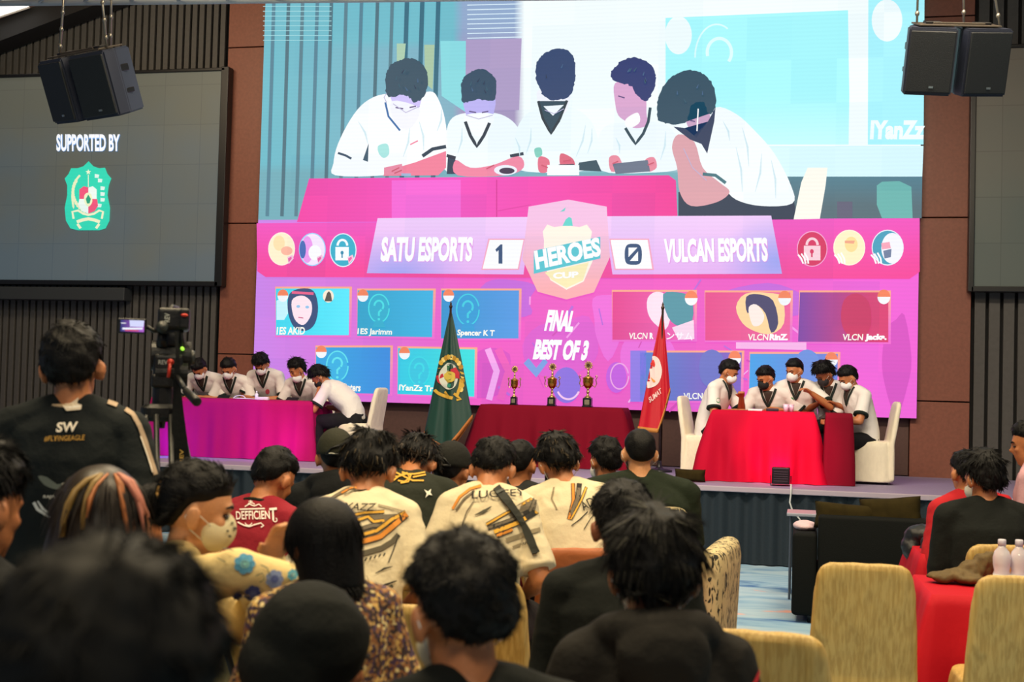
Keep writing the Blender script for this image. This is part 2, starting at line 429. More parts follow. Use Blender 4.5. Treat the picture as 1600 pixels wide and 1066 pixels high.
def ik(a, b, l1, l2, pole):
    d = b-a; D = d.length
    if D > (l1+l2)*.995: b = a+d.normalized()*(l1+l2)*.995; d = b-a; D = d.length
    t = (l1*l1-l2*l2+D*D)/(2*D); h = math.sqrt(max(l1*l1-t*t, 0)); u = d.normalized()
    p = Vector(pole); p = (p-u*p.dot(u)).normalized(); return a+u*t+p*h, b
def person(label, hp, z, face=0, base=0, group=None, sc=1.0, hsc=1.0, stand=False, lean=.15, side=0, twist=0, head=(0, 0, 0),
           hands=None, curl=.7, tone='tan', shirt='#202020', shirt_mat=None, sleeve=.55, trousers='#15161a', voxel=.011, hairs=None, mask=None,
           neck='crew', collar=None, hood=False, cap=None, bulk=1.0, det=False, disp=.006, seed=0, legs=True, knees=.40, band=None, cloth_part='shirt', pole_=(.32, -.45, -.85), handup=None):
    """loc/hp: head centre by photo position and distance. face: heading in degrees, 0 looks towards the stage."""
    fz = math.radians(face)
    Rw = Matrix.Rotation(fz, 3, 'Z')
    def dirv(a): return Vector((math.sin(side)*math.cos(a), math.sin(a), math.cos(a)*math.cos(side)))
    seat0 = .0
    pel = Vector((0, 0, 0)); mid = pel+dirv(lean*.7)*.235*sc; c7 = mid+dirv(lean*1.25)*.305*sc
    yaw, pitch, roll = [math.radians(a) for a in head]
    Rh = (Matrix.Rotation(yaw, 3, 'Z') @ Matrix.Rotation(-lean*.6-pitch, 3, 'X') @ Matrix.Rotation(roll, 3, 'Y'))
    na = lean*.9+pitch*.35
    nt = c7 + Vector((math.sin(side)*.5, math.sin(na), math.cos(na)))*.038*sc
    hc = nt + Rh @ Vector((0, .012, .090))*hsc
    Hw = at(*hp, z)
    pz = Hw.z-base-hc.z                      # pelvis height above what the person stands on
    off = Vector((0, 0, pz)); pel += off; mid += off; c7 += off; nt += off; hc += off
    hipxy = Hw - Rw @ Vector((hc.x, hc.y, 0))
    root = thing('person', label, 'person', (hipxy.x, hipxy.y, base), fz, group)
    print('PERSON %-60s pelvis %.2f head %.2f at (%.2f %.2f)' % (label[:60], pz, Hw.z-base, hipxy.x, hipxy.y))
    ux = Matrix.Rotation(twist, 3, 'Z') @ Vector((math.cos(side), 0, -math.sin(side)))
    sp = (c7-mid).normalized(); uy = sp.cross(ux).normalized()
    sh = {s: c7 - sp*.068*sc + ux*(s*.172*sc*bulk) for s in (1, -1)}
    hip = {s: pel+Vector((s*.09*sc, 0, 0)) for s in (1, -1)}
    if stand:
        kn = {s: hip[s]+Vector((s*.03, .03, -pz*.47)) for s in (1, -1)}; an = {s: Vector((hip[s].x+s*.05, hip[s].y-.01, .085)) for s in (1, -1)}
    else:
        kn = {s: hip[s]+Vector((s*.06, knees*sc, -.02)) for s in (1, -1)}; an = {s: Vector((kn[s].x, kn[s].y-.03, .085)) for s in (1, -1)}
    if hands is None: hands = ((.16, .30, .10), (-.16, .30, .10)) if not stand else ((.30, .06, -.10), (-.30, .06, -.10))
    el, ha = {}, {}
    for s, h in zip((1, -1), hands):
        t = pel+Vector(h) if h[0] != 'w' else Rw.inverted() @ (Vector(h[1])-Vector((hipxy.x, hipxy.y, base)))
        e, w = ik(sh[s], t, .285*sc, .255*sc, pole_ and (s*pole_[0], pole_[1], pole_[2]) if not (handup and s in handup) else handup[s]); el[s] = e; ha[s] = w
    # --- body: one continuous surface
    bm = BM(); B = bulk
    rr = [(pel-Vector((0, 0, .09)), ux*.13*sc*B, uy*.09*sc*B), (pel-Vector((0, 0, .04)), ux*.165*sc*B, uy*.115*sc*B), (pel+dirv(lean*.7)*.05, ux*.168*sc*B, uy*.118*sc*B), (mid-sp*.04, ux*.148*sc*B, uy*.105*sc*B),
          (mid+sp*.08, ux*.165*sc*B, uy*.115*sc*B), (mid+sp*.17*sc, ux*.178*sc*B, uy*.112*sc*B), (c7-sp*.055*sc, ux*.165*sc*B, uy*.088*sc), (c7-sp*.02*sc, ux*.11*sc*B, uy*.072*sc), (c7+sp*.012, ux*.062, uy*.06)]
    loft(bm, rr, 28)
    chain(bm, [c7-sp*.06, c7, nt, nt+Rh @ Vector((0, 0, .03))], [.06*sc, .058*sc, .053*sc, .052*sc])
    for s in (1, -1):
        chain(bm, [c7-sp*.012*sc+ux*s*.04*sc, sh[s]+sp*.004], [.055*sc, .056*sc])
        chain(bm, [sh[s], sh[s]*.5+el[s]*.5, el[s], el[s]*.6+ha[s]*.4, ha[s]], [.056*sc, .050*sc, .041*sc, .041*sc, .027*sc])
        d = (ha[s]-el[s]).normalized(); hand(bm, ha[s], d, ux.cross(d)*s*-1 if abs(d.z) > .9 else Vector((0, 0, 1)), curl, -s if abs(d.z) <= .9 else s, sc*.98)
        if legs:
            chain(bm, [hip[s], hip[s]*.5+kn[s]*.5, kn[s], kn[s]*.6+an[s]*.4, an[s]], [.085*sc, .075*sc, .056*sc, .055*sc, .038*sc])
            chain(bm, [an[s]-Vector((0, 0, .02)), an[s]+Vector((0, .12, -.045))], [.036, .026])
    T = lambda v: hc + Rh @ (Vector(v)*hsc)
    def he(c, r, rot=None): ell(bm, T(c), Vector(r)*hsc, (Rh @ rot) if rot else Rh, 20, 14)
    he(CC-Vector((0, 0, .002)), CR*.985); he((0, .022, -.045), (.056, .062, .068)); he((0, .056, -.092), (.025, .022, .019))
    he((0, .072, .022), (.046, .018, .015)); he((.034, .058, -.02), (.022, .022, .02)); he((-.034, .058, -.02), (.022, .022, .02))
    if not mask or mask == 'chin':
        chain(bm, [T((0, .082, .012)), T((0, .098, -.018)), T((0, .088, -.03))], [.007*hsc, .011*hsc, .012*hsc], 8)
        he((0, .076, -.056), (.023, .012, .006)); he((0, .074, -.067), (.02, .012, .006))
    for s in ((1, -1) if hood != 'up' else ()):
        rt = Matrix.Rotation(s*-.35, 3, 'Z') @ Matrix.Rotation(-.15, 3, 'X')
        he((s*.085, -.006, -.012), (.008, .020, .034), rt); he((s*.092, -.016, -.006), (.006, .012, .026), rt); he((s*.078, .0, -.034), (.007, .010, .012), rt)
    body = obj('body', remesh(bm, voxel, 3), skin(tone), root, True)
    # --- eyes and brows
    if det:
        for s in (1, -1):
            bm = BM(); ell(bm, T((s*.030, .0745, .000)), Vector((.013, .009, .0055))*hsc, Rh); obj('eye', bm, mat('eye_dark', (.015, .01, .008), .2), root, True)
            bm = BM(); chain(bm, [T((s*.014, .087, .022)), T((s*.032, .084, .028)), T((s*.048, .072, .022))], [.004, .004, .002], 6); obj('eyebrow', bm, HAIR_BLACK, root, True)
    # --- clothes
    sm = shirt_mat or cloth('cloth_'+str(shirt).strip('#'), shirt)
    bm = BM(); q = .016
    rr2 = [(pel-Vector((0, 0, .075 if not stand else .14)), ux*(.172*B*sc+q), uy*(.122*B*sc+q)), (pel+dirv(lean*.7)*.05, ux*(.172*B*sc+q), uy*(.122*B*sc+q)), (mid-sp*.04, ux*(.158*B*sc+q), uy*(.114*B*sc+q)),
           (mid+sp*.08, ux*(.168*B*sc+q), uy*(.116*B*sc+q)), (mid+sp*.17*sc, ux*(.180*B*sc+q), uy*(.113*B*sc+q)), (c7-sp*.055*sc, ux*(.165*B*sc+q), uy*(.09*sc+q)), (c7-sp*.012*sc, ux*(.105*B*sc+q), uy*(.068*sc+q)), (c7+sp*.012*sc, ux*(.068*sc+.006), uy*(.066*sc+.006))]
    loft(bm, rr2, 28)
    ends = {}
    for s in (1, -1):
        chain(bm, [c7-sp*.016*sc+ux*s*.045*sc, sh[s]+sp*.006], [.067*sc, .067*sc])
        d1 = (el[s]-sh[s]).normalized()
        if sleeve <= 1:
            e = sh[s]+(el[s]-sh[s])*sleeve
            x, y = basis(d1); r1 = .072*sc if sleeve < .9 else .062*sc
            loft(bm, [(sh[s]-d1*.02, x*.064*sc, y*.064*sc), (sh[s]+(e-sh[s])*.5, x*.064*sc, y*.064*sc), (e, x*r1, y*r1)], 16)
            ends[s] = (e, d1, r1)
        else:
            chain(bm, [sh[s], sh[s]*.5+el[s]*.5, el[s], el[s]*.5+ha[s]*.5, el[s]*.05+ha[s]*.95], [.068*sc, .062*sc, .054*sc, .05*sc, .04*sc])
            ends[s] = (el[s]*.05+ha[s]*.95, (ha[s]-el[s]).normalized(), .042*sc)
    if hood == 'down':
        hp_ = []
        for a in range(-8, 9):
            t = a/8; hp_.append(c7 - uy*(.070*math.cos(t*2.2)+.01)*sc + ux*.10*math.sin(t*2.0)*sc + sp*(.022-.03*abs(t)))
        chain(bm, hp_, [.034+.012*math.cos(k*.39-3.1) if 0 else .038+.010*math.sin(k*math.pi/16) for k in range(17)], 10)
        ell(bm, c7-uy*.105*sc-sp*.045, (.105, .042, .085), Matrix((ux, uy, sp)).transposed())
    if hood == 'up':
        he2 = lambda c, r: ell(bm, T(c), Vector(r)*hsc*1.02, Rh, 24, 16)
        he2((0, -.026, .015), (.094, .112, .108)); he2((0, -.045, -.05), (.088, .095, .09)); chain(bm, [T((0, -.05, -.05)), c7-uy*.01], [.085, .105])
    sme = remesh(bm, max(voxel, .009), 4, disp, 7, seed)
    shirt_o = obj(cloth_part, sme, sm, root, True)
    if legs:
        bm = BM()
        loft(bm, [(pel-Vector((0, 0, .10)), ux*(.14*B*sc+.01), uy*.1*sc), (pel-Vector((0, 0, .04)), ux*(.172*B*sc+.01), uy*(.12*B*sc+.01)), (pel+dirv(lean*.7)*.04, ux*(.172*B*sc+.008), uy*(.12*B*sc+.008))], 24)
        for s in (1, -1): chain(bm, [hip[s], hip[s]*.5+kn[s]*.5, kn[s], kn[s]*.5+an[s]*.5, an[s]+Vector((0, 0, .02))], [.096*sc, .09*sc, .074*sc, .072*sc, .062*sc])
        obj('trousers', remesh(bm, .014, 3, .006, 8, seed+3), cloth('trousers_'+str(trousers).strip('#'), trousers), root, True)
        for s in (1, -1):
            bm = BM(); a = Vector((an[s].x, an[s].y, 0))
            for yy, hh, rx, zz in ((-.04, .05, .036, .05), (.03, .05, .040, .05), (.10, .036, .044, .036), (.16, .028, .038, .029)): ell(bm, a+Vector((0, yy, zz)), (rx, .06, hh))
            box(bm, a+Vector((0, .055, .012)), (.082, .27, .022), bevel=.009)
            obj('shoe', remesh(bm, .012, 2), cloth('shoe_fabric', '#2a2a2d'), root, True)
    # --- collar, sleeve bands
    if collar:
        bm = BM(); N_ = 24; ring = [c7+sp*.012*sc+ux*math.cos(k/N_*2*math.pi)*(.07*sc)+uy*math.sin(k/N_*2*math.pi)*(.068*sc)-sp*(.03*max(0, math.sin(k/N_*2*math.pi))) for k in range(N_+1)]
        for i in range(N_): chain(bm, [ring[i], ring[i+1]], [.010, .010], 6)
        obj('collar', remesh(bm, .006, 2), cloth('collar_'+collar.strip('#'), collar), root, True)
    if neck == 'v':
        bv = BVHTree.FromPolygons([v.co for v in shirt_o.data.vertices], [tuple(p.vertices) for p in shirt_o.data.polygons])
        fl = Flat(.012); fl.stroke([(-.078, .035), (-.055, -.02), (0, -.13), (.055, -.02), (.078, .035)], .026, band or '#17211f')
        fl.poly([(-.05, .02), (0, -.10), (.05, .02)], '#30221a' if mask else SKIN[tone], .015)
        def fv(a, b, k=0):
            h = bv.ray_cast(c7+ux*a+sp*b+uy*.4, -uy); return h[0]+h[1]*(.007+k*.0005) if h[0] else None
        fl.build('neckline', fv, attr_mat('printed_fabric'), root, 'dark v-neck trim')
    if band:
        for s in (1, -1):
            e, d1, r1 = ends[s]; x, y = basis(d1); bm = BM()
            loft(bm, [(e-d1*.014, x*(r1+.002), y*(r1+.002)), (e+d1*.004, x*(r1+.006), y*(r1+.006)), (e+d1*.012, x*(r1+.003), y*(r1+.003))], 18)
            obj('sleeve_band', bm, cloth('band_'+band.strip('#'), band), root, True)
    # --- mask
    if mask:
        mc, dz, dy = (mask, 0, 0) if mask != 'chin' else ('#eef2f4', -.035, -.012)
        bm = BM(); ell(bm, T((0, .046+dy, -.046+dz)), Vector((.061, .061, .056))*hsc, Rh, 24, 16); ell(bm, T((0, .068+dy, -.040+dz)), Vector((.044, .042, .050))*hsc, Rh, 20, 14)
        mo = obj('face_mask', remesh(bm, .006, 2), mat('mask_'+mc.strip('#'), mc, .8, bump=.15, bscale=90, stretch=(1, 1, 5)), root, True)
        for s in (1, -1):
            bm = BM(); tube(bm, [T((s*.052, .045+dy, -.03+dz)), T((s*.080, .012, -.005)), T((s*.092, -.012, .012)), T((s*.092, -.026, -.01)), T((s*.078, -.012, -.04)), T((s*.05, .03+dy, -.07+dz))], .0016, 5)
            obj('ear_loop', bm, mat('mask_loop', '#e8e8e4', .7), root, True)
    # --- hair
    if hairs: build_hair(root, Rh, hc, hsc, seed=seed, **hairs)
    if cap:
        bm = BM(); cm = cloth('cap_'+cap.strip('#'), cap)
        g = bmesh.ops.create_uvsphere(bm, u_segments=32, v_segments=20, radius=1)
        for v in bm.verts:
            n = v.co.copy(); zz = max(n.z, -.12)
            v.co = T((n.x*.091, n.y*.112-.012, zz*.112+.030))
        co = obj('cap', bm, cm, root, True)
        bm = BM(); loft(bm, [(T((0, .085, .022)), Rh @ Vector((.078, 0, 0)), Rh @ Vector((0, 0, .004))), (T((0, .13, .014)), Rh @ Vector((.07, 0, 0)), Rh @ Vector((0, 0, .004))), (T((0, .165, .002)), Rh @ Vector((.045, 0, 0)), Rh @ Vector((0, 0, .003)))], 20)
        obj('brim', bm, cm, co, True)
        bm = BM(); tube(bm, [T((-.05, -.108, .02)), T((-.03, -.122, .045)), T((0, -.128, .055)), T((.03, -.122, .045)), T((.05, -.108, .02))], .0045, 6)
        tube(bm, [T((-.055, -.105, .018)), T((0, -.127, .016)), T((.055, -.105, .018))], .006, 6)
        obj('cap_strap', bm, mat('cap_strap', '#111312', .5), co, True)
        ell_bm = BM(); ell(ell_bm, T((0, -.012, .143)), (.007, .007, .004), Rh); obj('cap_button', ell_bm, cm, co, True)
    Mw = Matrix.Translation((hipxy.x, hipxy.y, base)) @ Matrix.Rotation(fz, 4, 'Z')
    return dict(root=root, body=body, shirt=shirt_o, M=Mw, T=T, Rh=Rh, hc=hc, c7=c7, ux=ux, uy=uy, sp=sp, sh=sh, el=el, ha=ha, pel=pel)
# ================================================================ the room
STAGE = .715; YW = 14.80; YL = 14.66; YS = 12.13
PRINT = attr_mat('printed_fabric', rough=.8)
SCREEN = attr_mat('led_picture', emission=1.0)
def carpet():
    m = bpy.data.materials.new('carpet_blue'); m.use_nodes = True; N = m.node_tree.nodes; L = m.node_tree.links
    b = N['Principled BSDF']; b.inputs['Roughness'].default_value = .95
    tc = N.new('ShaderNodeTexCoord'); mp = N.new('ShaderNodeMapping'); mp.inputs['Scale'].default_value = (.55, 1.5, 1)
    nz = N.new('ShaderNodeTexNoise'); nz.inputs['Scale'].default_value = 2.2; nz.inputs['Detail'].default_value = 8; nz.inputs['Distortion'].default_value = .8
    cr = N.new('ShaderNodeValToRGB'); e = cr.color_ramp.elements
    e[0].position = .34; e[0].color = (*H('#35639c'), 1); e[1].position = .46; e[1].color = (*H('#7da3bf'), 1)
    x = e.new(.60); x.color = (*H('#9db8c8'), 1); x = e.new(.67); x.color = (*H('#93b0c4'), 1); x = e.new(.72); x.color = (*H('#e0a08a'), 1)
    L.new(tc.outputs['Object'], mp.inputs[0]); L.new(mp.outputs[0], nz.inputs[0]); L.new(nz.outputs[0], cr.inputs[0]); L.new(cr.outputs[0], b.inputs['Base Color'])
    n2 = N.new('ShaderNodeTexNoise'); n2.inputs['Scale'].default_value = 300; bp = N.new('ShaderNodeBump'); bp.inputs['Strength'].default_value = .4
    L.new(n2.outputs[0], bp.inputs['Height']); L.new(bp.outputs[0], b.inputs['Normal']); return m
bm = BM(); box(bm, (-2, 6, -.05), (26, 22, .1)); struct('floor', bm, carpet())
# stage
bm = BM(); box(bm, (-3, (YS+YW)/2+.03, STAGE-.03), (24, YW-YS-.06, .06), bevel=.006)
st = struct('stage_deck', bm, mat('stage_carpet', '#8f86a6', .6, bump=.15, bscale=90, var=.08))
bm = BM(); n = 900
prev = None
for i in range(n+1):
    x = -14.6+i*(23.2/n); y = YS+.0+.022*math.sin(i*1.05)+.012*math.sin(i*.37+1)+.01*noise.noise(Vector((x*3, 0, 0)))
    sw = .012*math.sin(x*1.3)
    cur = [bm.verts.new((x, y+k*.012-.004*j, zz+ (sw if j == 0 else 0))) for j, (k, zz) in enumerate(((0, STAGE-.035), (1, STAGE*.5), (0, .01)))]
    if prev:
        for j in range(2): bm.faces.new((prev[j], cur[j], cur[j+1], prev[j+1]))
    prev = cur
sk = struct('stage_skirt', bm, mat('skirt_cloth', '#10212b', .8, bump=.2, bscale=50, var=.15), True)
bm = BM(); box(bm, (-3, YS-.03, STAGE-.02), (23.3, .03, .05), bevel=.008); struct('trim_1', bm, mat('stage_edge', '#a79ba8', .55))
# back wall, brown panel column
WALLTOP = 8.0
bm = BM(); box(bm, (-2, YW+.2, WALLTOP/2), (26, .2, WALLTOP)); struct('wall_back', bm, mat('wall_dark', '#17181a', .8))
brown = mat('panel_brown', '#7d4a38', .55, bump=.05, bscale=30, var=.10)
def panel(name, px0, px1, Z0, Z1, m=brown, y=YW, cuts=(), th=.1):
    x0 = onY(px0, 400, y).x; x1 = onY(px1, 400, y).x; bm = BM(); zs = [Z0]+sorted(c for c in cuts if Z0 < c < Z1)+[Z1]
    for a, b in zip(zs, zs[1:]): box(bm, ((x0+x1)/2, y+th/2, (a+b)/2), (x1-x0-.012, th, b-a-.014), bevel=.004)
    return struct(name, bm, m)
zc1 = onY(380, 76, YW).z; zc2 = onY(380, 350, YW).z; zr1 = onY(1475, 341, YW).z
panel('wall_column_left', 345, 412, 0, WALLTOP, cuts=(zc1, zc2, 1.9), y=YW-.06, th=.26)
panel('wall_column_right', 1425, 1519, 0, WALLTOP, cuts=(zr1, onY(1475, 28, YW).z, 1.55), y=YW-.06, th=.26)
darkp = mat('panel_brown_low', '#503830', .6, bump=.05, bscale=30, var=.10)
zt = onY(1000, 660, YW).z + .35
for i, (a, b) in enumerate(zip((412, 560, 720, 880, 1040, 1190, 1310), (560, 720, 880, 1040, 1190, 1310, 1425))):
    panel('wall_panel', a, b, STAGE, 1.9, darkp, cuts=(1.36,))
# slatted walls
slat = mat('slat_paint', '#4a4946', .65, bump=.05, bscale=20, var=.08)
def slats(name, px0, px1, Z0, Z1, y=YW, pitch=.098, wd=.068, d=.05):
    x0 = onY(px0, 400, y).x; x1 = onY(px1, 400, y).x; bm = BM(); x = x0+.02
    while x < x1-.05:
        box(bm, (x+wd/2, y+d/2, (Z0+Z1)/2), (wd, d, Z1-Z0), bevel=.006); x += pitch
    return struct(name, bm, slat)
slats('wall_slats_left', -330, 345, 0, WALLTOP, pitch=.098)
slats('wall_slats_right', 1521, 1900, 0, WALLTOP, pitch=.15, wd=.115, d=.09)
# ceiling with a sloping soffit over the left corner
bm = BM(); box(bm, (-2, 6, 6.95), (26, 22, .1)); struct('ceiling', bm, mat('ceiling_paint', '#6a5a4c', .8))
def wy(px, py, y): p = onY(px, py, y); return p
bm = BM()
A = [wy(-200, 160, 14.75), wy(330, -40, 14.75), wy(330, -90, 14.75), wy(-200, 78+30, 14.75)]
B_ = [p+Vector((0, -.35, 0)) for p in A]
for k in range(4): quad(bm, [A[k], A[(k+1) % 4], B_[(k+1) % 4], B_[k]])
quad(bm, A[::-1]); quad(bm, B_); bmesh.ops.remove_doubles(bm, verts=bm.verts, dist=1e-4)
struct('trim_2', bm, mat('soffit_dark', '#151413', .7))
bm = BM()
A = [wy(-200, 104, 14.4), wy(330, -92, 14.4), wy(-200, 104, 14.4)+Vector((0, -3.2, .25)), wy(330, -92, 14.4)+Vector((0, -3.2, .25))]
quad(bm, [A[0], A[1], A[3], A[2]]); g = bmesh.ops.extrude_face_region(bm, geom=bm.faces[:]); bmesh.ops.translate(bm, verts=[v for v in g['geom'] if isinstance(v, bmesh.types.BMVert)], vec=(0, 0, .06))
struct('ceiling_soffit', bm, mat('soffit_brown', '#80604a', .7, var=.06, bscale=3))
# light panel in the soffit
t = thing('ceiling_light', 'bright white ceiling light panel in the top left corner of the hall', 'light')
def soff(px, py):  # point on the soffit underside plane
    n = (A[1]-A[0]).cross(A[2]-A[0]).normalized(); d = ray(px, py); k = (A[0]-CAM).dot(n)/d.dot(n); return CAM+d*k
bm = BM(); P = [soff(-60, 2), soff(46, -2), soff(46, 7), soff(-60, 42)]
P2 = [p+Vector((0, 0, -.03)) for p in P]
quad(bm, P2); 
for k in range(4): quad(bm, [P[k], P[(k+1) % 4], P2[(k+1) % 4], P2[k]])
obj('diffuser', bm, mat('lamp_white', (1, .97, .92), .5, emis=2.2), t)
bm = BM(); tube(bm, [P2[0], P2[1], P2[2], P2[3], P2[0]], .02, 6); obj('frame', bm, mat('lamp_frame', '#c9c4bb', .5), t)
# housing box under the left screen
bm = BM(); a = onY(-120, 450, 14.6); b = onY(197, 449, 14.6); zz = onY(100, 469, 14.6).z
box(bm, ((a.x+b.x)/2, 14.66, (onY(100, 449, 14.6).z+zz)/2), (b.x-a.x, .2, onY(100, 449, 14.6).z-zz), bevel=.01)
tag(obj('screen_housing', bm, mat('housing_grey', '#2c3134', .6)), 'dark grey box housing on the slatted wall under the left screen', 'box')
# ---------------------------------------------------------------- side screens
def side_screen(label, px0, px1, py0, py1, pyr0, pyr1, col):
    y = 14.60; xa = onY(px0, 300, y).x; xb = onY(px1, 300, y).x
    z1 = onY((px0+px1)/2 if px0 > 0 else 200, (py0+pyr0)/2, y).z; z0 = onY(200 if px0 < 0 else 1560, (py1+pyr1)/2, y).z
    t = thing('side_screen', label, 'screen', ((xa+xb)/2, y, z0))
    w, h = xb-xa, z1-z0
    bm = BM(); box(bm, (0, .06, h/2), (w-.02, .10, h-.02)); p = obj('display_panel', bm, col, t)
    bm = BM()
    for cx, cz, sx, sz in ((-w/2, h/2, .06, h+.06), (w/2, h/2, .10, h+.06), (0, 0, w, .06), (0, h, w, .04)): box(bm, (cx, .05, cz), (sx, .14, sz), bevel=.008)
    obj('frame', bm, mat('screen_frame', '#0b0d0e', .4), t)
    return t, y, p
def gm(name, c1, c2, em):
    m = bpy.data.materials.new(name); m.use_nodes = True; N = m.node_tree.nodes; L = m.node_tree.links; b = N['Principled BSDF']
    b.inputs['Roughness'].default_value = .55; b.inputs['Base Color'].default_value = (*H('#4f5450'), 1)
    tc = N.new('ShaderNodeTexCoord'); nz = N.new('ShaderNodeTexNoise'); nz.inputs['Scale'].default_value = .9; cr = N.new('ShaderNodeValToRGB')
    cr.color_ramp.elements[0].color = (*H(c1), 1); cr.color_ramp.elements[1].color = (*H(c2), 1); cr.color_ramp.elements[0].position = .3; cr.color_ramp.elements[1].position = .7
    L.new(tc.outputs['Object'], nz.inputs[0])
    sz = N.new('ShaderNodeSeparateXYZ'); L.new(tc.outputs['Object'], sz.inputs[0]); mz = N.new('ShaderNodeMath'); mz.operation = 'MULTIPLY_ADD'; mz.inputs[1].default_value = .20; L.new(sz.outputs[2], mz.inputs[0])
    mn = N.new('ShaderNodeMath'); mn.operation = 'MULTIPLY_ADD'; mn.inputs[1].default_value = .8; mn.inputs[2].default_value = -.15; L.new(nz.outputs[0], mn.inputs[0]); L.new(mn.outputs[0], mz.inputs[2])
    L.new(mz.outputs[0], cr.inputs[0]); L.new(cr.outputs[0], b.inputs['Emission Color']); b.inputs['Emission Strength'].default_value = em  # reflected ceiling light put into the emission colour, warmer with height
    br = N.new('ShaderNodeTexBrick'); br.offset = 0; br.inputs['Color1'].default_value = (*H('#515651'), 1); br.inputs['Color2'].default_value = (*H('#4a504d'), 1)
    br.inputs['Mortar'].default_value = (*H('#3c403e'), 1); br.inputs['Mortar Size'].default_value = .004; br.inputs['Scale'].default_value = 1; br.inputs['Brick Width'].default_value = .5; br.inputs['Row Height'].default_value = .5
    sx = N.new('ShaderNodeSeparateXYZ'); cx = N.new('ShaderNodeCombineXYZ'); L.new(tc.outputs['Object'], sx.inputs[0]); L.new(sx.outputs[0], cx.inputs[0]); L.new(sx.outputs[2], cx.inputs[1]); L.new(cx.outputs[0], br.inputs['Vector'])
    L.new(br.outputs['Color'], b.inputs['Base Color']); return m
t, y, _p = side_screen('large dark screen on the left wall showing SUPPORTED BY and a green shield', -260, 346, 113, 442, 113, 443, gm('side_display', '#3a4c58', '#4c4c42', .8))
def mk(yy, t): return lambda px, py, k=0: onY(px, py, yy-k*.0004)-t.location
fl = Flat(); fl.text('SUPPORTED BY', (88, 210), (188, 210), (88, 237), '#6fa8e8', .06)
fl.build('caption_glow', mk(y-.003, t), SCREEN, t, 'blue edge of the caption')
fl = Flat(); fl.text('SUPPORTED BY', (88, 209.5), (187, 209.5), (88, 236.5), '#ffffff', .035)
fl.build('caption_text', mk(y-.006, t), SCREEN, t, 'white SUPPORTED BY lettering')
def shield_pts(): return [(138.5, 252), (146, 260), (155, 263), (164, 262), (168, 272), (174, 279), (170, 290), (168, 305), (172, 325), (171, 345), (165, 357), (155, 360), (138, 360), (122, 360), (110, 357), (103, 345), (101, 325), (105, 305), (105, 290), (101, 279), (107, 272), (111, 263), (121, 263), (130, 260)]
fl = Flat(); fl.poly(shield_pts(), '#20d8b4'); fl.build('shield', mk(y-.003, t), SCREEN, t, 'turquoise shield')
fl = Flat()
star = lambda cx, cy, r, k=5: [(cx+(r if i % 2 == 0 else r*.42)*math.sin(math.pi*i/k), cy-(r if i % 2 == 0 else r*.42)*math.cos(math.pi*i/k)) for i in range(2*k)]
fl.poly(star(138, 269, 4.5), '#f4f7d0'); fl.stroke([(138, 273), (138, 292)], 1.2, '#f4f7d0')
for k in range(13):
    a = math.radians(150+k*7.5); fl.circle(150+38*math.cos(a)*.95, 300-34*math.sin(a-math.pi*1.0)*-1, 2.4, 3.4, '#e9efc0')
fl.stroke(smooth_poly([(125, 274), (117, 285), (113, 305), (115, 325), (114, 305), (118, 285)], 4)[:14], 3.2, '#e9efc0')
for cx, cy in ((151, 275), (156, 282), (160, 294), (160, 303), (160, 312), (155, 321)): fl.poly([(cx-3, cy-3), (cx+4, cy-2), (cx+3, cy+3), (cx-3, cy+3)], '#dff5ea')
fl.poly([(124, 296), (131, 291), (138, 293), (138, 311), (124, 311)], '#f0527a'); fl.poly([(138, 293), (145, 291), (151, 296), (151, 311), (138, 311)], '#ecfaf0')
fl.poly([(124, 311), (138, 311), (138, 334), (128, 330), (122, 320)], '#ecfaf0'); fl.poly([(138, 311), (152, 311), (153, 322), (148, 330), (138, 334)], '#f0527a')
fl.poly(smooth_poly([(132, 305), (138, 301), (143, 305), (144, 316), (138, 323), (132, 316)]), '#eef5c6'); fl.poly([(138, 304), (142, 311), (140, 318), (136, 318), (134, 311)], '#17a07a')
fl.stroke([(115, 342), (113, 331), (122, 329), (130, 334), (138, 336), (147, 334), (155, 329), (161, 331), (159, 342)], 3.4, '#f3f3c8')
fl.stroke([(120, 347), (128, 344), (138, 342), (148, 344), (156, 347)], 5.0, '#f3f3c8'); fl.stroke([(121, 350), (126, 357)], 4, '#f3f3c8'); fl.stroke([(155, 350), (150, 357)], 4, '#f3f3c8')
fl.build('shield_emblem', mk(y-.006, t), SCREEN, t, 'cream and red emblem of star, wreath and ribbon')
side_screen('large plain grey-brown screen on the right wall, cut by the photo edge', 1519, 2100, 65, 452, 65, 452, gm('side_display_right', '#38423a', '#584a3a', .45))
# ================================================================ LED video wall
x0 = onY(404, 330, YL).x; x1 = onY(1437, 330, YL).x; z0 = onY(1000, 641, YL).z; z1 = onY(1000, -75, YL).z
LED = thing('led_wall', 'huge pink and white LED video wall behind the stage showing the match score', 'screen', ((x0+x1)/2, YL, z0))
bm = BM(); box(bm, (0, .06, (z1-z0)/2), (x1-x0, .115, z1-z0)); obj('cabinet', bm, mat('led_cabinet', '#101214', .5), LED)
_zc = [.0]
def led(fl, name, layer, label=None): return fl.build(name, lambda px, py, k=0: onY(px, py, YL-.004-.010*layer-k*.0004)-LED.location, SCREEN, LED, label)
X0, X1, Z0, Z1 = x0, x1, z0, z1
def corners():
    # photo pixel corners of the cabinet
    def px(P): v = P-CAM; zz = v.dot(f0); return (800+F*v.dot(R_)/zz, 533-F*v.dot(U_)/zz)
    return [px(Vector((a, YL, b))) for a, b in ((X0, Z1), (X1, Z1), (X1, Z0), (X0, Z0))]
cs = corners(); print('LED corners', [(round(a), round(b)) for a, b in cs])
PX = lambda a, b: (lambda v: (800+F*v.dot(R_)/v.dot(f0), 533-F*v.dot(U_)/v.dot(f0)))(Vector((a, YL, b))-CAM)
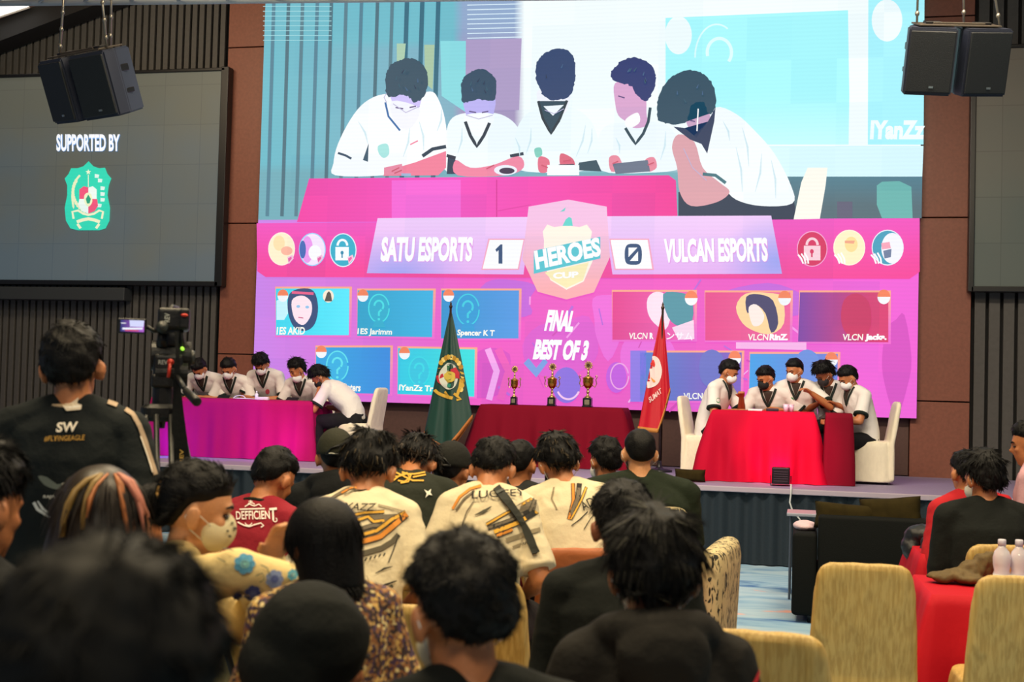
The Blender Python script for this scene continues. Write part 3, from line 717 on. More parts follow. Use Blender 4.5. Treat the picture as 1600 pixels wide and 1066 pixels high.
def led_bg(fl, za, zb, col, xa=X0, xb=X1): fl.poly([PX(xa, zb), PX(xb, zb), PX(xb, za), PX(xa, za)], col, 16)
ZH = onY(900, 342, YL).z
# picture area
fl = Flat()
def vid(x, y):
    if y > 268 and x < 1240: return H('#6faebb')
    if x < 716: return mix(H('#68bccb'), H('#7fb0c4'), ((x-405)/300) if y > 70 else .1)
    if x < 817-(y*.03): return mix(H('#8da8cc'), H('#a294bd'), (y-40)/60)
    return H('#f4ffff')
led_bg(fl, ZH, Z1, vid); led(fl, 'video_backdrop', 0, 'camera picture of the wall behind the players')
fl = Flat()
for i, x in enumerate((428, 451, 473, 496, 518, 541, 565, 590, 613, 636, 660, 685)):
    fl.stroke([(x+1.5, -72), (x, 0), (x-8, 270), (x-10.5, 338)], 5.5 if i < 9 else 7, ['#4f8296', '#47707f', '#54808f'][i % 3] if i < 9 else '#2d6a80')
for k in range(18): fl.stroke([(730, -66+k*7.4), (816, -68+k*7.4)], 1.3, '#dff6ff')
for k in range(18): fl.stroke([(411, -66+k*7.6), (518, -66+k*7.6)], 1.0, '#a5dde2')
fl.poly([(688, 64), (728, 64), (727, 175), (690, 150)], '#86dbe2'); fl.poly([(620, 68), (634, 68), (632, 92), (620, 96)], '#a9cdb0'); fl.poly([(663, 70), (679, 70), (676, 140), (664, 130)], '#a8c7a6')
fl.poly([(728, 62), (815, 60), (811, 172), (727, 174)], '#ab9bc6')
led(fl, 'video_slats', 1, 'slatted wall in the picture')
fl = Flat()
def cy(x, y): return mix(H('#a8fbff'), H('#c8ffff'), (y-150)/90)
fl.poly([(1040, 28), (1325, 16), (1327, 150), (1326, 226), (1170, 226), (1120, 195), (1040, 140)], cy, 20)
fl.poly([(1357, -70), (1445, -72), (1443, 226), (1356, 226)], '#a9f6ff'); fl.poly([(1150, 228), (1443, 228), (1441, 276), (1200, 276)], '#d9fbff')
fl.poly([(1180, 276), (1441, 276), (1440, 341), (1180, 342)], lambda x, y: mix(H('#4d7f90'), H('#516d78'), (y-280)/40), 16)
fl.circle(1386, 32, 24, 33, '#f2ffff'); fl.circle(1060, 55, 21, 30, '#f2ffff')
fl.stroke(ellipse(1124, 82, 19, 22, 22, 165, 400), 5, '#ddffff'); fl.stroke(ellipse(1120, 90, 34, 52, 22, 180, 300), 2.5, '#dcffff')
fl.poly([(1370, 290), (1378, 284), (1405, 283), (1424, 292), (1426, 341), (1378, 341), (1370, 320)], '#66b5b0', 0); fl.poly([(1308, 315), (1332, 315), (1332, 341), (1308, 341)], '#5c5f78')
led(fl, 'video_player_card', 1, 'pale cyan name card in the picture')
fl = Flat(); fl.text('IYanZz', (1361, 188), (1446, 188), (1359, 218), '#f4ffff', .05); led(fl, 'video_caption', 2, 'white IYanZz lettering')
fl = Flat(); fl.poly([(483, 279), (1045, 274), (1056, 282), (1059, 345), (464, 347)], lambda x, y: mix(H('#f24cc0'), H('#f0359a'), abs(x-700)/350), 24)
fl.poly([(612, 282), (720, 281), (720, 345), (612, 346)], '#f463d6'); fl.stroke([(776, 281), (776, 340)], 2, '#d82f9a'); fl.stroke([(776, 330), (830, 320)], 1.5, '#e03aa5')
led(fl, 'video_table', 2, 'magenta table in the picture')
rr0 = random.Random(9)
# players in the picture
white = '#f7fdff'
def vplayer(name, parts, label):
    fl = Flat()
    for p in parts:
        if p[0] == 'P':
            q = smooth_poly(p[1], 7 if sum(H(p[2])) < .5 else 4)
            if sum(H(p[2])) < .5: q = [(x+2.2*noise.noise(Vector((x*.35, y*.35, 3))), y+2.6*noise.noise(Vector((x*.33, y*.33, 9)))) for x, y in q]
            fl.poly(q, p[2])
        elif p[0] == 'F': fl.poly(p[1], p[2])
        else: fl.stroke(p[1], p[3], p[2])
    led(fl, name, 3, label)
def g(a, b, n=3): return lambda x, y: a
vplayer('video_player', [
 ('P', [(524, 274), (521, 255), (528, 225), (548, 186), (570, 160), (600, 147), (640, 150), (672, 143), (684, 153), (695, 185), (699, 230), (690, 248), (660, 262), (600, 274)], white),
 ('F', [(648, 254), (697, 236), (697, 262), (685, 274), (598, 275), (606, 266)], '#ee7f9c'), ('F', [(600, 262), (628, 256), (630, 272), (600, 274)], '#e78aa6'),
 ('P', [(612, 140), (655, 145), (656, 165), (648, 178), (628, 178), (614, 162)], '#cfc4fb'), ('P', [(612, 158), (654, 168), (650, 190), (635, 203), (616, 190)], '#f2f6ff'),
 ('P', [(603, 145), (603, 118), (611, 101), (625, 94), (641, 91), (657, 98), (667, 114), (668, 135), (661, 152), (648, 160), (636, 150), (622, 148), (613, 152)], '#2f5064'),
 ('S', [(602, 160), (607, 182), (625, 204)], '#2f6aa8', 3), ('S', [(660, 244), (676, 233), (697, 229)], '#1f3a50', 5.5), ('S', [(528, 239), (540, 243), (549, 248)], '#2a4a66', 3.5), ('F', [(567, 250), (576, 224), (575, 253)], '#31566c'),
 ('P', [(591, 228), (605, 225), (608, 240), (600, 247), (592, 240)], '#a6e6e2'), ('S', [(641, 226), (653, 220)], '#ef7fa0', 2)], 'leftmost player in the picture, white shirt and short hair')
vplayer('video_player', [
 ('P', [(698, 268), (696, 240), (700, 195), (720, 178), (768, 176), (795, 185), (812, 205), (822, 245), (810, 268), (760, 272)], '#f0fcff'),
 ('F', [(700, 243), (712, 250), (712, 272), (698, 272)], '#243b55'), ('P', [(712, 250), (735, 262), (770, 258), (810, 244), (818, 262), (790, 274), (715, 274)], '#ee86a4'), 
 ('P', [(727, 152), (771, 150), (771, 178), (760, 190), (738, 190), (728, 178)], '#b9b3f3'), ('P', [(727, 180), (770, 178), (766, 200), (748, 214), (732, 200)], '#f6fdff'),
 ('P', [(722, 158), (721, 130), (730, 116), (748, 108), (765, 113), (775, 127), (774, 152), (768, 158), (748, 155), (728, 160)], '#274a64'),
 ('S', [(727, 190), (735, 212), (745, 229), (756, 212), (765, 192)], '#1f3446', 5), ('S', [(698, 243), (712, 247)], '#1d2d45', 5), ('S', [(797, 244), (818, 240)], '#20364b', 5)], 'second player from left in the picture, masked')
vplayer('video_player', [
 ('P', [(806, 262), (803, 225), (812, 192), (835, 172), (890, 168), (920, 185), (934, 215), (938, 255), (905, 268), (850, 270)], '#eefcff'),
 ('P', [(842, 140), (888, 140), (888, 165), (880, 178), (850, 178), (842, 165)], '#f6f8ff'),
 ('F', [(843, 158), (886, 158), (875, 190), (862, 209), (850, 190)], '#24485a'), ('F', [(849, 166), (881, 164), (864, 181)], '#f4fcff'),
 ('P', [(838, 125), (838, 100), (848, 86), (865, 77), (886, 78), (897, 92), (899, 118), (894, 142), (885, 153), (865, 157), (850, 150), (845, 140)], '#24426f'),
 ('S', [(841, 158), (848, 185), (861, 209), (875, 185), (886, 157)], '#1c3442', 4), ('P', [(842, 245), (858, 250), (856, 268), (842, 268)], '#e0708a'), ('P', [(876, 240), (895, 248), (897, 262), (877, 262)], '#d9667e'), ('S', [(873, 259), (897, 258)], '#22304a', 4),
 ('P', [(835, 233), (845, 231), (847, 242), (838, 246)], '#7fcfc0'), ('F', [(905, 254), (932, 250), (940, 268), (900, 266)], '#2b4f60')], 'middle player in the picture, head bowed over a phone')
vplayer('video_player', [
 ('P', [(938, 266), (934, 220), (948, 196), (980, 192), (1015, 190), (1045, 198), (1062, 225), (1064, 262), (1010, 270)], '#effbff'),
 ('P', [(961, 130), (990, 130), (1008, 150), (1010, 175), (1010, 196), (990, 200), (978, 190), (966, 180), (961, 160)], '#d7a5cf'),
 ('P', [(978, 186), (996, 176), (1000, 190), (988, 199), (978, 197)], '#ffffff'),
 ('P', [(955, 122), (957, 110), (972, 95), (992, 90), (1012, 97), (1023, 112), (1024, 130), (1017, 150), (1008, 158), (996, 150), (986, 134), (968, 130)], '#1f3470'),
 ('S', [(977, 200), (985, 213), (993, 225), (1005, 209), (1013, 190), (1016, 168)], '#1c4455', 4.5), ('P', [(952, 246), (966, 244), (972, 262), (955, 268)], '#e78aa0'), ('P', [(1008, 250), (1022, 246), (1026, 262), (1012, 268)], '#e78aa0'), ('F', [(957, 256), (1012, 250), (1016, 268), (962, 272)], '#66748a')], 'second player from right in the picture, mask under the chin')
vplayer('video_player', [
 ('F', [(1060, 300), (1235, 285), (1246, 343), (1060, 344)], '#1d3650'),
 ('F', [(1240, 343), (1252, 285), (1262, 262), (1293, 262), (1290, 290), (1281, 342)], '#fffdf0'),
 ('P', [(1118, 168), (1150, 178), (1180, 205), (1210, 240), (1236, 290), (1238, 318), (1190, 322), (1150, 312), (1128, 290), (1098, 262), (1090, 230), (1100, 200)], '#f6feff'),
 ('P', [(1058, 262), (1050, 230), (1060, 210), (1085, 222), (1098, 262), (1124, 285), (1140, 300), (1120, 316), (1080, 322), (1062, 300)], '#dca3ac'),
 ('P', [(1072, 175), (1100, 160), (1109, 178), (1108, 205), (1092, 214), (1076, 200)], '#c9a2c4'), ('F', [(1052, 198), (1070, 200), (1088, 215), (1106, 190), (1118, 168), (1116, 190), (1105, 240), (1096, 225), (1078, 218)], '#20385c'),
 ('P', [(1027, 182), (1028, 155), (1040, 130), (1058, 115), (1082, 110), (1103, 119), (1117, 142), (1118, 168), (1108, 178), (1098, 160), (1080, 165), (1072, 190), (1050, 194), (1034, 190)], '#1f4a60'), ('S', [(1091, 170), (1089, 205)], '#ffffff', 2), ('S', [(1098, 272), (1118, 274), (1134, 286)], '#3d7480', 5)], 'rightmost player in the picture, leaning on a hand')
fl = Flat(); fl.poly(ellipse(790, 266, 18, 8), '#eef4ff'); fl.poly(ellipse(792, 267, 12, 5), '#3a2d4d'); fl.poly([(855, 258), (905, 258), (905, 274), (855, 274)], '#f4fdff'); fl.poly([(627, 271), (642, 271), (642, 275), (627, 275)], '#9db6d8')
led(fl, 'video_table_items', 5, 'phones and chargers in the picture')
fl = Flat()
for q in (((560, 190), (575, 225)), ((690, 170), (683, 205)), ((655, 190), (662, 235)), ((640, 200), (630, 245)), ((805, 215), (812, 245)), ((722, 200), (715, 240)), ((830, 200), (822, 240)), ((915, 195), (900, 245)), ((925, 200), (918, 240)), ((1040, 205), (1032, 250)), ((962, 215), (968, 240)), ((1160, 200), (1170, 260)), ((1190, 240), (1180, 300)), ((1150, 230), (1160, 300)), ((1130, 190), (1140, 220)), ((1205, 250), (1212, 310))):
    fl.stroke([q[0], ((q[0][0]+q[1][0])/2+3, (q[0][1]+q[1][1])/2), q[1]], [.6, 3, .6], '#cfeaf2')
for q in (((618, 168), (630, 170)), ((640, 168), (650, 166)), ((733, 174), (744, 176)), ((753, 176), (763, 174)), ((966, 150), (976, 153)), ((1078, 188), (1086, 190))): fl.stroke(q, 2, '#5a4a80')
for q in (((614, 162), (634, 176), (656, 166)), ((728, 180), (748, 186), (770, 180)), ((851, 172), (866, 178), (881, 170)), ((604, 146), (600, 152), (604, 160)), ((1068, 232), (1082, 262), (1104, 282))): fl.stroke(q, 1.2, '#b9b4d8')
for q in (((612, 268), (624, 262)), ((616, 271), (628, 266)), ((760, 264), (772, 258)), ((846, 258), (856, 262)), ((880, 252), (892, 250)), ((957, 256), (966, 252)), ((1012, 258), (1022, 254))): fl.stroke(q, 2, '#c9556f')
for k in range(26):
    a = rr0.uniform(0, 6.28); cx, cy_, rx, ry = rr0.choice([(636, 122, 24, 20), (748, 132, 18, 14), (868, 112, 22, 26), (992, 118, 24, 18), (1078, 142, 28, 20)]); x, y = cx+rx*.7*math.cos(a), cy_+ry*.7*math.sin(a); fl.stroke([(x, y), (x+4*math.sin(a), y+6)], [.5, 2.2, ][:2], rr0.choice(['#3d6288', '#16304e', '#2d5a6e']))
led(fl, 'video_detail', 6, 'fold and face lines in the picture')
# ---- score board area
fl = Flat()
def hb(x, y): 
    c = mix(H('#c983ea'), H('#ee58c6'), (x-400)/330); return mix(c, H('#f060d8'), (x-1150)/200)
led_bg(fl, Z0, ZH, hb); led(fl, 'board_backdrop', 0, 'pink score board background')
fl = Flat(); rr = random.Random(4)
for cx, cy_, rx, ry in ((885, 540, 70, 60), (1080, 600, 60, 40), (790, 470, 60, 40), (1010, 560, 50, 60), (760, 590, 50, 50), (950, 500, 34, 60), (1200, 470, 90, 30), (1400, 560, 30, 90)):
    fl.poly(smooth_poly([(cx+rx*math.cos(a*math.pi/4)*rr.uniform(.6, 1.1), cy_+ry*math.sin(a*math.pi/4)*rr.uniform(.6, 1.1)) for a in range(8)], 3), rr.choice(['#d84fc4', '#ef6ddc', '#e25bd0', '#c765dc']))
for a in range(34):
    x, y = rr.uniform(740, 1240), rr.uniform(436, 620); fl.stroke([(x, y), (x+rr.uniform(-30, 30), y+rr.uniform(6, 26))], rr.uniform(1, 4), rr.choice(['#f79be8', '#d648b6', '#f3b6f0', '#b968da']))
fl.stroke([(762, 545), (776, 580), (764, 625)], 10, '#f6a9ef'); fl.stroke([(778, 545), (795, 580), (782, 625)], 12, '#ee5bbd')
fl.poly([(818, 568), (838, 590), (856, 566), (850, 560), (838, 575), (826, 560)], '#7aa0e4')
fl.poly(ellipse(885, 602, 22, 28), '#8a6fe0'); fl.stroke(ellipse(888, 600, 19, 24, 16, 30, 150), 3, '#f7c8f0'); fl.poly(ellipse(963, 590, 16, 24), '#c65be0'); fl.stroke(ellipse(968, 588, 14, 20), 2, '#f2a9e6')
fl.poly([(1150, 535), (1260, 535), (1260, 547), (1150, 545)], '#f9b7ea'); fl.poly([(985, 548), (1010, 548), (1008, 628), (985, 628)], '#8f7be6')
led(fl, 'board_artwork', 1, 'loose pink shapes on the score board')
fl = Flat()
fl.poly([(401, 349), (1437, 341), (1437, 425), (1421, 436), (415, 433), (402, 424)], lambda x, y: mix(H('#f04fc0'), H('#f2409c'), (y-350)/70), 22); led(fl, 'score_band', 2, 'deep pink band')
fl = Flat()
def lp(x, y):
    c = mix(H('#f0ccfa'), H('#e7b4f4'), (y-345)/80); k = max(0, 1-math.hypot(x-620, (y-432)*1.6)/110) + max(0, 1-math.hypot(x-1212, (y-410)*1.2)/90)
    return mix(c, H('#9aa4f2'), k)
fl.poly([(590, 341), (829, 339), (818, 429), (573, 427)], lp, 10); fl.poly([(944, 338), (1205, 337), (1222, 428), (957, 429)], lp, 10); led(fl, 'score_panel', 3, 'lilac team panels')
fl = Flat(); fl.text('SATU ESPORTS', (597, 371), (741, 371), (594, 410), '#e29ce8', .08); fl.text('VULCAN ESPORTS', (1037, 374), (1200, 372), (1038, 412), '#e29ce8', .08); led(fl, 'team_name_outline', 4, 'lilac outline of the team names')
fl = Flat(); fl.text('SATU ESPORTS', (597, 370), (740, 370), (594, 409), '#ffffff', .05); fl.text('VULCAN ESPORTS', (1037, 373), (1199, 371), (1038, 411), '#ffffff', .05); led(fl, 'team_name', 5, 'white team names')
fl = Flat(); fl.poly([(763, 373), (820, 373), (811, 422), (752, 422)], '#f9a9c4'); fl.poly([(952, 373), (1014, 373), (1022, 422), (960, 422)], '#f9a9c4'); led(fl, 'score_box_edge', 4)
fl = Flat(); fl.poly([(765, 375), (818, 375), (809, 420), (754, 420)], '#ffffff'); fl.poly([(954, 375), (1012, 375), (1019, 420), (962, 420)], '#ffffff'); led(fl, 'score_box', 5, 'white score boxes')
fl = Flat(); fl.poly([(774, 390), (782, 382), (785, 382), (785, 412), (779, 412), (779, 391), (776, 394)], '#1e4a78')
fl.poly(smooth_poly([(977, 388), (981, 382), (990, 381), (998, 382), (1002, 388), (1003, 398), (1002, 408), (998, 413), (990, 414), (981, 413), (977, 408), (976, 398)], 2), '#1e4a78'); led(fl, 'score_digit', 6, 'dark blue digits 1 and 0')
fl = Flat(); fl.poly([(982, 387), (996, 387), (982, 402)], '#ffffff'); fl.poly([(997, 393), (997, 408), (984, 408)], '#ffffff'); led(fl, 'score_digit_counter', 7)
fl = Flat(); fl.poly([(888, 312), (948, 323), (953, 402), (928, 457), (885, 468), (840, 456), (816, 405), (826, 323)], lambda x, y: mix(H('#f2c2e6'), H('#fbb0b4'), (y-350)/100), 16); led(fl, 'badge', 4, 'pink many-sided badge')
fl = Flat(); fl.poly([(848, 362), (855, 351), (866, 355), (885, 352), (905, 355), (917, 351), (925, 362), (923, 374), (926, 408), (912, 440), (885, 453), (860, 438), (849, 410), (850, 376)], '#fff6e6'); fl.poly([(851, 426), (920, 410), (911, 438), (885, 450), (862, 437)], '#fbeeb8')
fl.poly([(879, 353), (884, 343), (889, 339), (893, 341), (895, 353)], '#5fd6cf'); fl.poly([(875, 331), (884, 324), (882, 330)], '#6fd0cc')
led(fl, 'badge_shield', 5, 'cream shield with a small turquoise leaf')
fl = Flat(); fl.poly([(834, 392), (938, 370), (938, 404), (834, 428)], '#4fc6d2'); led(fl, 'badge_banner', 6, 'turquoise banner')
fl = Flat(); fl.text('HEROES', (834, 392), (936, 370), (838, 422), '#ffffff', .05); fl.text('CUP', (864, 426), (904, 424), (864, 436), '#ffffff', .05); led(fl, 'badge_text', 7, 'white HEROES CUP lettering')
# round hero icons: plain colours
def icon(cx, cy_, rx, ry, edge, ins, extra):
    fl = Flat(); fl.circle(cx, cy_, rx, ry, edge); led(fl, 'round_icon', 3)
    fl = Flat(); fl.circle(cx, cy_, rx-1.4, ry-1.6, ins)
    for e in extra: fl.poly(e[0], e[1])
    led(fl, 'icon_picture', 4)
icon(440, 389, 21, 26, '#fff2e2', '#fff3cf', [(ellipse(436, 380, 9, 12), '#ffe3b0'), (ellipse(448, 392, 9, 7), '#ffb8a0')])
icon(488, 390, 21, 26, '#8fd8ff', '#fbe9ff', [(ellipse(480, 390, 9, 21), '#f39df0'), (ellipse(473, 390, 5, 14), '#3f6ab8'), (ellipse(492, 395, 10, 12), '#ffffff')])
icon(536, 391, 21, 26.5, '#dff6ff', '#24aecb', [([(524, 386), (545, 386), (545, 407), (524, 407)], '#f3fbff')])
icon(1269, 389, 24, 28, '#f7a6d4', '#d92a62', [([(1256, 384), (1282, 384), (1282, 407), (1256, 407)], '#fbd3dc')])
icon(1327, 387, 25, 28, '#fff6de', '#fff3c8', [(ellipse(1330, 382, 10, 12), '#ffe09a'), ([(1320, 376), (1336, 376), (1334, 381), (1320, 380)], '#f0a889')])
icon(1387, 387, 25, 28, '#e9f4ff', '#3fa0bf', [(ellipse(1394, 388, 17, 24), '#f2f6ff'), ([(1377, 380), (1390, 378), (1392, 388), (1378, 390)], '#f3a6bc'), ([(1380, 392), (1393, 389), (1392, 402), (1382, 404)], '#6c7fa0')])
fl = Flat(); fl.stroke(ellipse(535, 384, 7.5, 9, 14, 180, 360), 3.5, '#f3fbff'); fl.stroke(ellipse(1269, 383, 8.5, 10, 14, 180, 360), 4, '#fbd3dc'); fl.circle(534.5, 395, 2.4, 3, '#1c88ae'); fl.stroke([(534.5, 395), (534.5, 403)], 2, '#1c88ae'); fl.circle(1268.5, 393, 3, 3.6, '#d92a62'); fl.stroke([(1268.5, 393), (1268.5, 402)], 2.4, '#d92a62')
for cx in (1255, 1312, 1369):
    for k in range(3): fl.stroke([(cx-8+k*5, 398-k*1.5), (cx-3+k*5, 404), (cx+k*4, 412)], 2.6, '#ffffff')
for cx in (449, 495, 543): fl.poly([(cx, 402), (cx+8, 398), (cx+10, 404), (cx+2, 413)], '#f7c4de'); fl.poly([(cx+1, 404), (cx+6, 401), (cx+7, 404), (cx+2, 410)], '#e860a8')
led(fl, 'icon_mark', 5, 'padlocks and small claw marks')
# player cards
cards = [([(431, 451), (546, 451), (545, 524), (431, 524)], '#2fd6ee'), ([(559, 454), (677, 454), (675, 527), (558, 525)], '#17a3cb'), ([(690, 454), (811, 454), (810, 529), (689, 529)], '#1e93cf'),
         ([(494, 543), (610, 543), (609, 616), (493, 613)], '#27a8e2'), ([(622, 544), (742, 546), (741, 620), (621, 616)], '#1cc8e4'),
         ([(957, 456), (1085, 456), (1085, 531), (957, 531)], '#e43c92'), ([(1102, 457), (1235, 457), (1234, 532), (1102, 532)], '#e8478f'), ([(1250, 457), (1388, 457), (1388, 535), (1247, 534)], '#7c3fa6'),
         ([(1000, 551), (1159, 551), (1157, 627), (1000, 626)], '#4d84d0'), ([(1172, 553), (1309, 553), (1308, 629), (1170, 628)], '#3aa2ea')]
fl = Flat()
for p, c in cards: fl.poly([(p[0][0]-1, p[0][1]-3), (p[1][0]+4, p[1][1]-3), (p[2][0]+4, p[2][1]+3), (p[3][0]-1, p[3][1]+3)], lambda x, y, a=p[0][1]: mix(H('#ffa98e'), H('#ef6bd0'), (y-a)/60), 18)
led(fl, 'card_border', 2, 'salmon card borders')
for i, (p, c) in enumerate(cards):
    fl = Flat(); c2 = ['#54ecff', '#2bb4e4', '#4a9ae4', '#2b8de0', '#2ee0e0', '#f05fb4', '#f0609e', '#d93a74', '#7b62c4', '#6a86dc'][i]
    fl.poly(p, lambda x, y, a=H(c), b=H(c2), x0=p[0][0]: mix(a, b, (x-x0)/110), 14); led(fl, 'player_card', 3, ['pale cyan', 'teal', 'blue', 'sky blue', 'turquoise', 'hot pink', 'rose pink', 'purple and red', 'steel blue', 'azure'][i]+' player card')
fl = Flat()   # plain heads and question marks
for cx, cy_, s, c, c3 in ((592, 482, 1, '#1fb0d0', '#3fe0e6'), (731, 484, 1.1, '#1f9cd8', '#33cfe4'), (527, 572, 1.05, '#2fb4e6', '#5ce4f0'), (655, 580, 1, '#25c4e0', '#2ad8e6')):
    fl.stroke(ellipse(cx, cy_, 16*s, 22*s), 2, c3); fl.poly(ellipse(cx, cy_, 15*s, 21*s), c); fl.poly([(cx-7*s, cy_+20*s), (cx+7*s, cy_+20*s), (cx+10*s, cy_+30*s), (cx-10*s, cy_+30*s)], c)
    fl.stroke(ellipse(cx, cy_-4*s, 7*s, 8*s, 14, 180, 400), 3*s, c3); fl.stroke([(cx+4*s, cy_+2*s), (cx, cy_+6*s), (cx, cy_+12*s)], 3*s, c3); fl.circle(cx, cy_+17*s, 2*s, 2*s, c3)
for cx, cy_, s, c in ((1338, 492, 1.4, '#cf3166'), (1113, 575, 1.2, '#6a74c8'), (1262, 575, 1.2, '#6a92e0')): fl.poly(smooth_poly([(cx-14*s, cy_-16*s), (cx, cy_-24*s), (cx+14*s, cy_-14*s), (cx+16*s, cy_+12*s), (cx+6*s, cy_+26*s), (cx-10*s, cy_+22*s), (cx-17*s, cy_+6*s)], 3), c)
led(fl, 'card_silhouette', 4, 'plain heads with question marks')
fl = Flat()   # generic portraits, loose shapes only
fl.poly(smooth_poly([(452, 460), (470, 451), (490, 455), (497, 480), (492, 506), (478, 517), (460, 512), (450, 488)], 4), '#2b4a7a'); fl.poly(smooth_poly([(456, 470), (472, 462), (486, 472), (486, 492), (474, 508), (460, 498)], 4), '#ffe6f0'); fl.stroke([(456, 457), (490, 459)], 4, '#e85f8c')
fl.poly([(432, 470), (448, 462), (450, 490), (444, 500), (432, 500)], '#c4f6ff'); fl.circle(466, 479, 3, 2.2, '#8fc6ee'); fl.circle(480, 480, 3, 2.2, '#8fc6ee'); fl.stroke([(466, 496), (474, 497)], 1.5, '#d26a8c')
fl.poly(smooth_poly([(1012, 466), (1025, 456), (1040, 462), (1048, 490), (1040, 515), (1022, 505), (1012, 488)], 3), '#fbe3f3'); fl.poly(smooth_poly([(1036, 460), (1060, 457), (1080, 466), (1082, 500), (1062, 510), (1044, 496)], 3), '#4d95a6'); fl.poly([(1050, 512), (1084, 500), (1085, 530), (1060, 531)], '#fbd9ee')
fl.poly(smooth_poly([(1150, 480), (1165, 459), (1200, 458), (1222, 465), (1225, 505), (1205, 522), (1180, 518), (1160, 505)], 3), '#ffd9a0'); fl.poly(smooth_poly([(1166, 464), (1186, 460), (1208, 470), (1216, 505), (1205, 520), (1196, 490), (1180, 476), (1168, 490)], 3), '#40406c'); fl.poly(smooth_poly([(1170, 480), (1182, 476), (1194, 492), (1190, 506), (1178, 510), (1172, 498)], 3), '#fff0e6')
led(fl, 'card_portrait', 4, 'loose portrait shapes on three cards')
fl = Flat()
for cx, cy_ in ((442, 462), (567, 462), (701, 462), (502, 550), (632, 552), (1080, 466), (1226, 466), (1381, 464), (1148, 560), (1299, 562)):
    r = 8.5 if cx < 900 else 10; fl.circle(cx, cy_, r, r*1.15, '#f4f8fb'); fl.poly(ellipse(cx, cy_, r, r*1.15, 14, 180, 360), '#f4835c')
fl.circle(513, 463, 8.5, 10, '#fff0d8'); fl.poly([(507, 471), (511, 458), (514, 455), (517, 459), (519, 471)], '#51504c')
led(fl, 'flag_button', 5, 'round red over white badges')
fl = Flat()
for s, a, b, c, bb in (('1ES AKID', (433, 511), (477, 511), (432, 523), .03), ('1ES Jarimm', (559, 513), (613, 514), (558, 525), .03), ('Spencer K T', (715, 515), (773, 516), (714, 527), .03), ('lioters', (538, 599), (564, 600), (537, 611), .03), ('lYanZz Trg', (624, 601), (683, 603), (623, 613), .03),
                       ('VLCN', (983, 520), (1012, 520), (982, 530), .02), ('VLCN', (1169, 522), (1201, 522), (1168, 532), .02), ('VLCN', (1317, 522), (1349, 522), (1316, 532), .02), ('VLCN', (1068, 614), (1098, 614), (1068, 624), .02)):
    fl.text(s, a, b, c, '#fffef0', bb)
for s, a, b, c in (('R', (1015, 520), (1021, 520), (1015, 530)), ('RinZ.', (1203, 522), (1232, 522), (1202, 532)), ('Jacks.', (1352, 522), (1386, 522), (1351, 534))): fl.text(s, a, b, c, '#ffffff', .06)
try: fl.text('ンサム', (1042, 519), (1083, 520), (1041, 531), '#fff7ff', .02)
except Exception as e: print('jp text', e)
led(fl, 'player_name', 6, 'white player names')
fl = Flat(); fl.text('FINAL', (857, 484), (901, 486), (850, 517), '#ffffff', .06); fl.text('BEST OF 3', (838, 530), (922, 532), (832, 562), '#ffffff', .06); led(fl, 'final_text', 6, 'white FINAL BEST OF 3 lettering')
# ================================================================ builders for furniture
def zY(px, Y, py=600): d = ray(px, py); return Y/d.y
_ch = {}; _cs = {'cream': (.93, .90, .90)}
def chair(label, x, y, face, base=0, m=None, key='gold', group=None, cat='chair', h=.92):
    if key in _ch:
        t = copy_tree(_ch[key])
        for k in ('group',):
            if k in t: del t[k]
    else:
        t = thing('banquet_chair', label, cat)
        bm = BM()
        loft(bm, [((0, 0, .03), (.245, 0, 0), (0, .235, 0)), ((0, 0, .25), (.232, 0, 0), (0, .222, 0)), ((0, 0, .42), (.222, 0, 0), (0, .215, 0)), ((0, 0, .465), (.212, 0, 0), (0, .205, 0)), ((0, 0, .475), (.17, 0, 0), (0, .16, 0))], 40, pw=.45)
        rr = []
        for z, w, th in ((.05, .235, .035), (.25, .23, .034), (.44, .222, .034), (.60, .215, .034), (.78, .203, .032), (.86, .192, .030), (.895, .178, .026), (.912, .150, .018), (.918, .11, .009)):
            rr.append(((0, -.205-max(0, z-.44)*.17, z), (w, 0, 0), (0, th, 0)))
        loft(bm, rr, 40, pw=.42)
        me = remesh(bm, .011, 3, .004, 9, 4, (1, 1, .35))
        obj('seat_cover', me, m, t, True)
        for sx in (-1, 1):
            for sy in (-1, 1):
                bm = BM(); tube(bm, [(sx*.19, sy*.18, .001), (sx*.185, sy*.175, .06)], .012, 8); obj('leg', bm, mat('chair_leg', '#6f6d68', .3, .9), t, True)
        _ch[key] = t
    t.location = (x, y, base); t.scale = _cs.get(key, (1, 1, 1)); t.rotation_euler = (0, 0, math.radians(face)); t['label'] = label; t['category'] = cat
    if group: t['group'] = group
    return t
CREAM = mat('chair_cover_cream', '#e6dfc6', .6, bump=.5, bscale=26, stretch=(1, 1, .5), var=.04)
def streaky(name, c, c2):
    m = bpy.data.materials.new(name); m.use_nodes = True; N = m.node_tree.nodes; L = m.node_tree.links; b = N['Principled BSDF']; b.inputs['Roughness'].default_value = .5
    tc = N.new('ShaderNodeTexCoord'); mp = N.new('ShaderNodeMapping'); mp.inputs['Scale'].default_value = (90, 90, 3)
    nz = N.new('ShaderNodeTexNoise'); nz.inputs['Scale'].default_value = 1; nz.inputs['Detail'].default_value = 4
    cr = N.new('ShaderNodeValToRGB'); cr.color_ramp.elements[0].position = .38; cr.color_ramp.elements[1].position = .62
    cr.color_ramp.elements[0].color = (*H(c), 1); cr.color_ramp.elements[1].color = (*H(c2), 1)
    L.new(tc.outputs['Object'], mp.inputs[0]); L.new(mp.outputs[0], nz.inputs[0]); L.new(nz.outputs[0], cr.inputs[0]); L.new(cr.outputs[0], b.inputs['Base Color'])
    bp = N.new('ShaderNodeBump'); bp.inputs['Strength'].default_value = .25; bp.inputs['Distance'].default_value = .01; L.new(nz.outputs[0], bp.inputs['Height']); L.new(bp.outputs[0], b.inputs['Normal'])
    return m
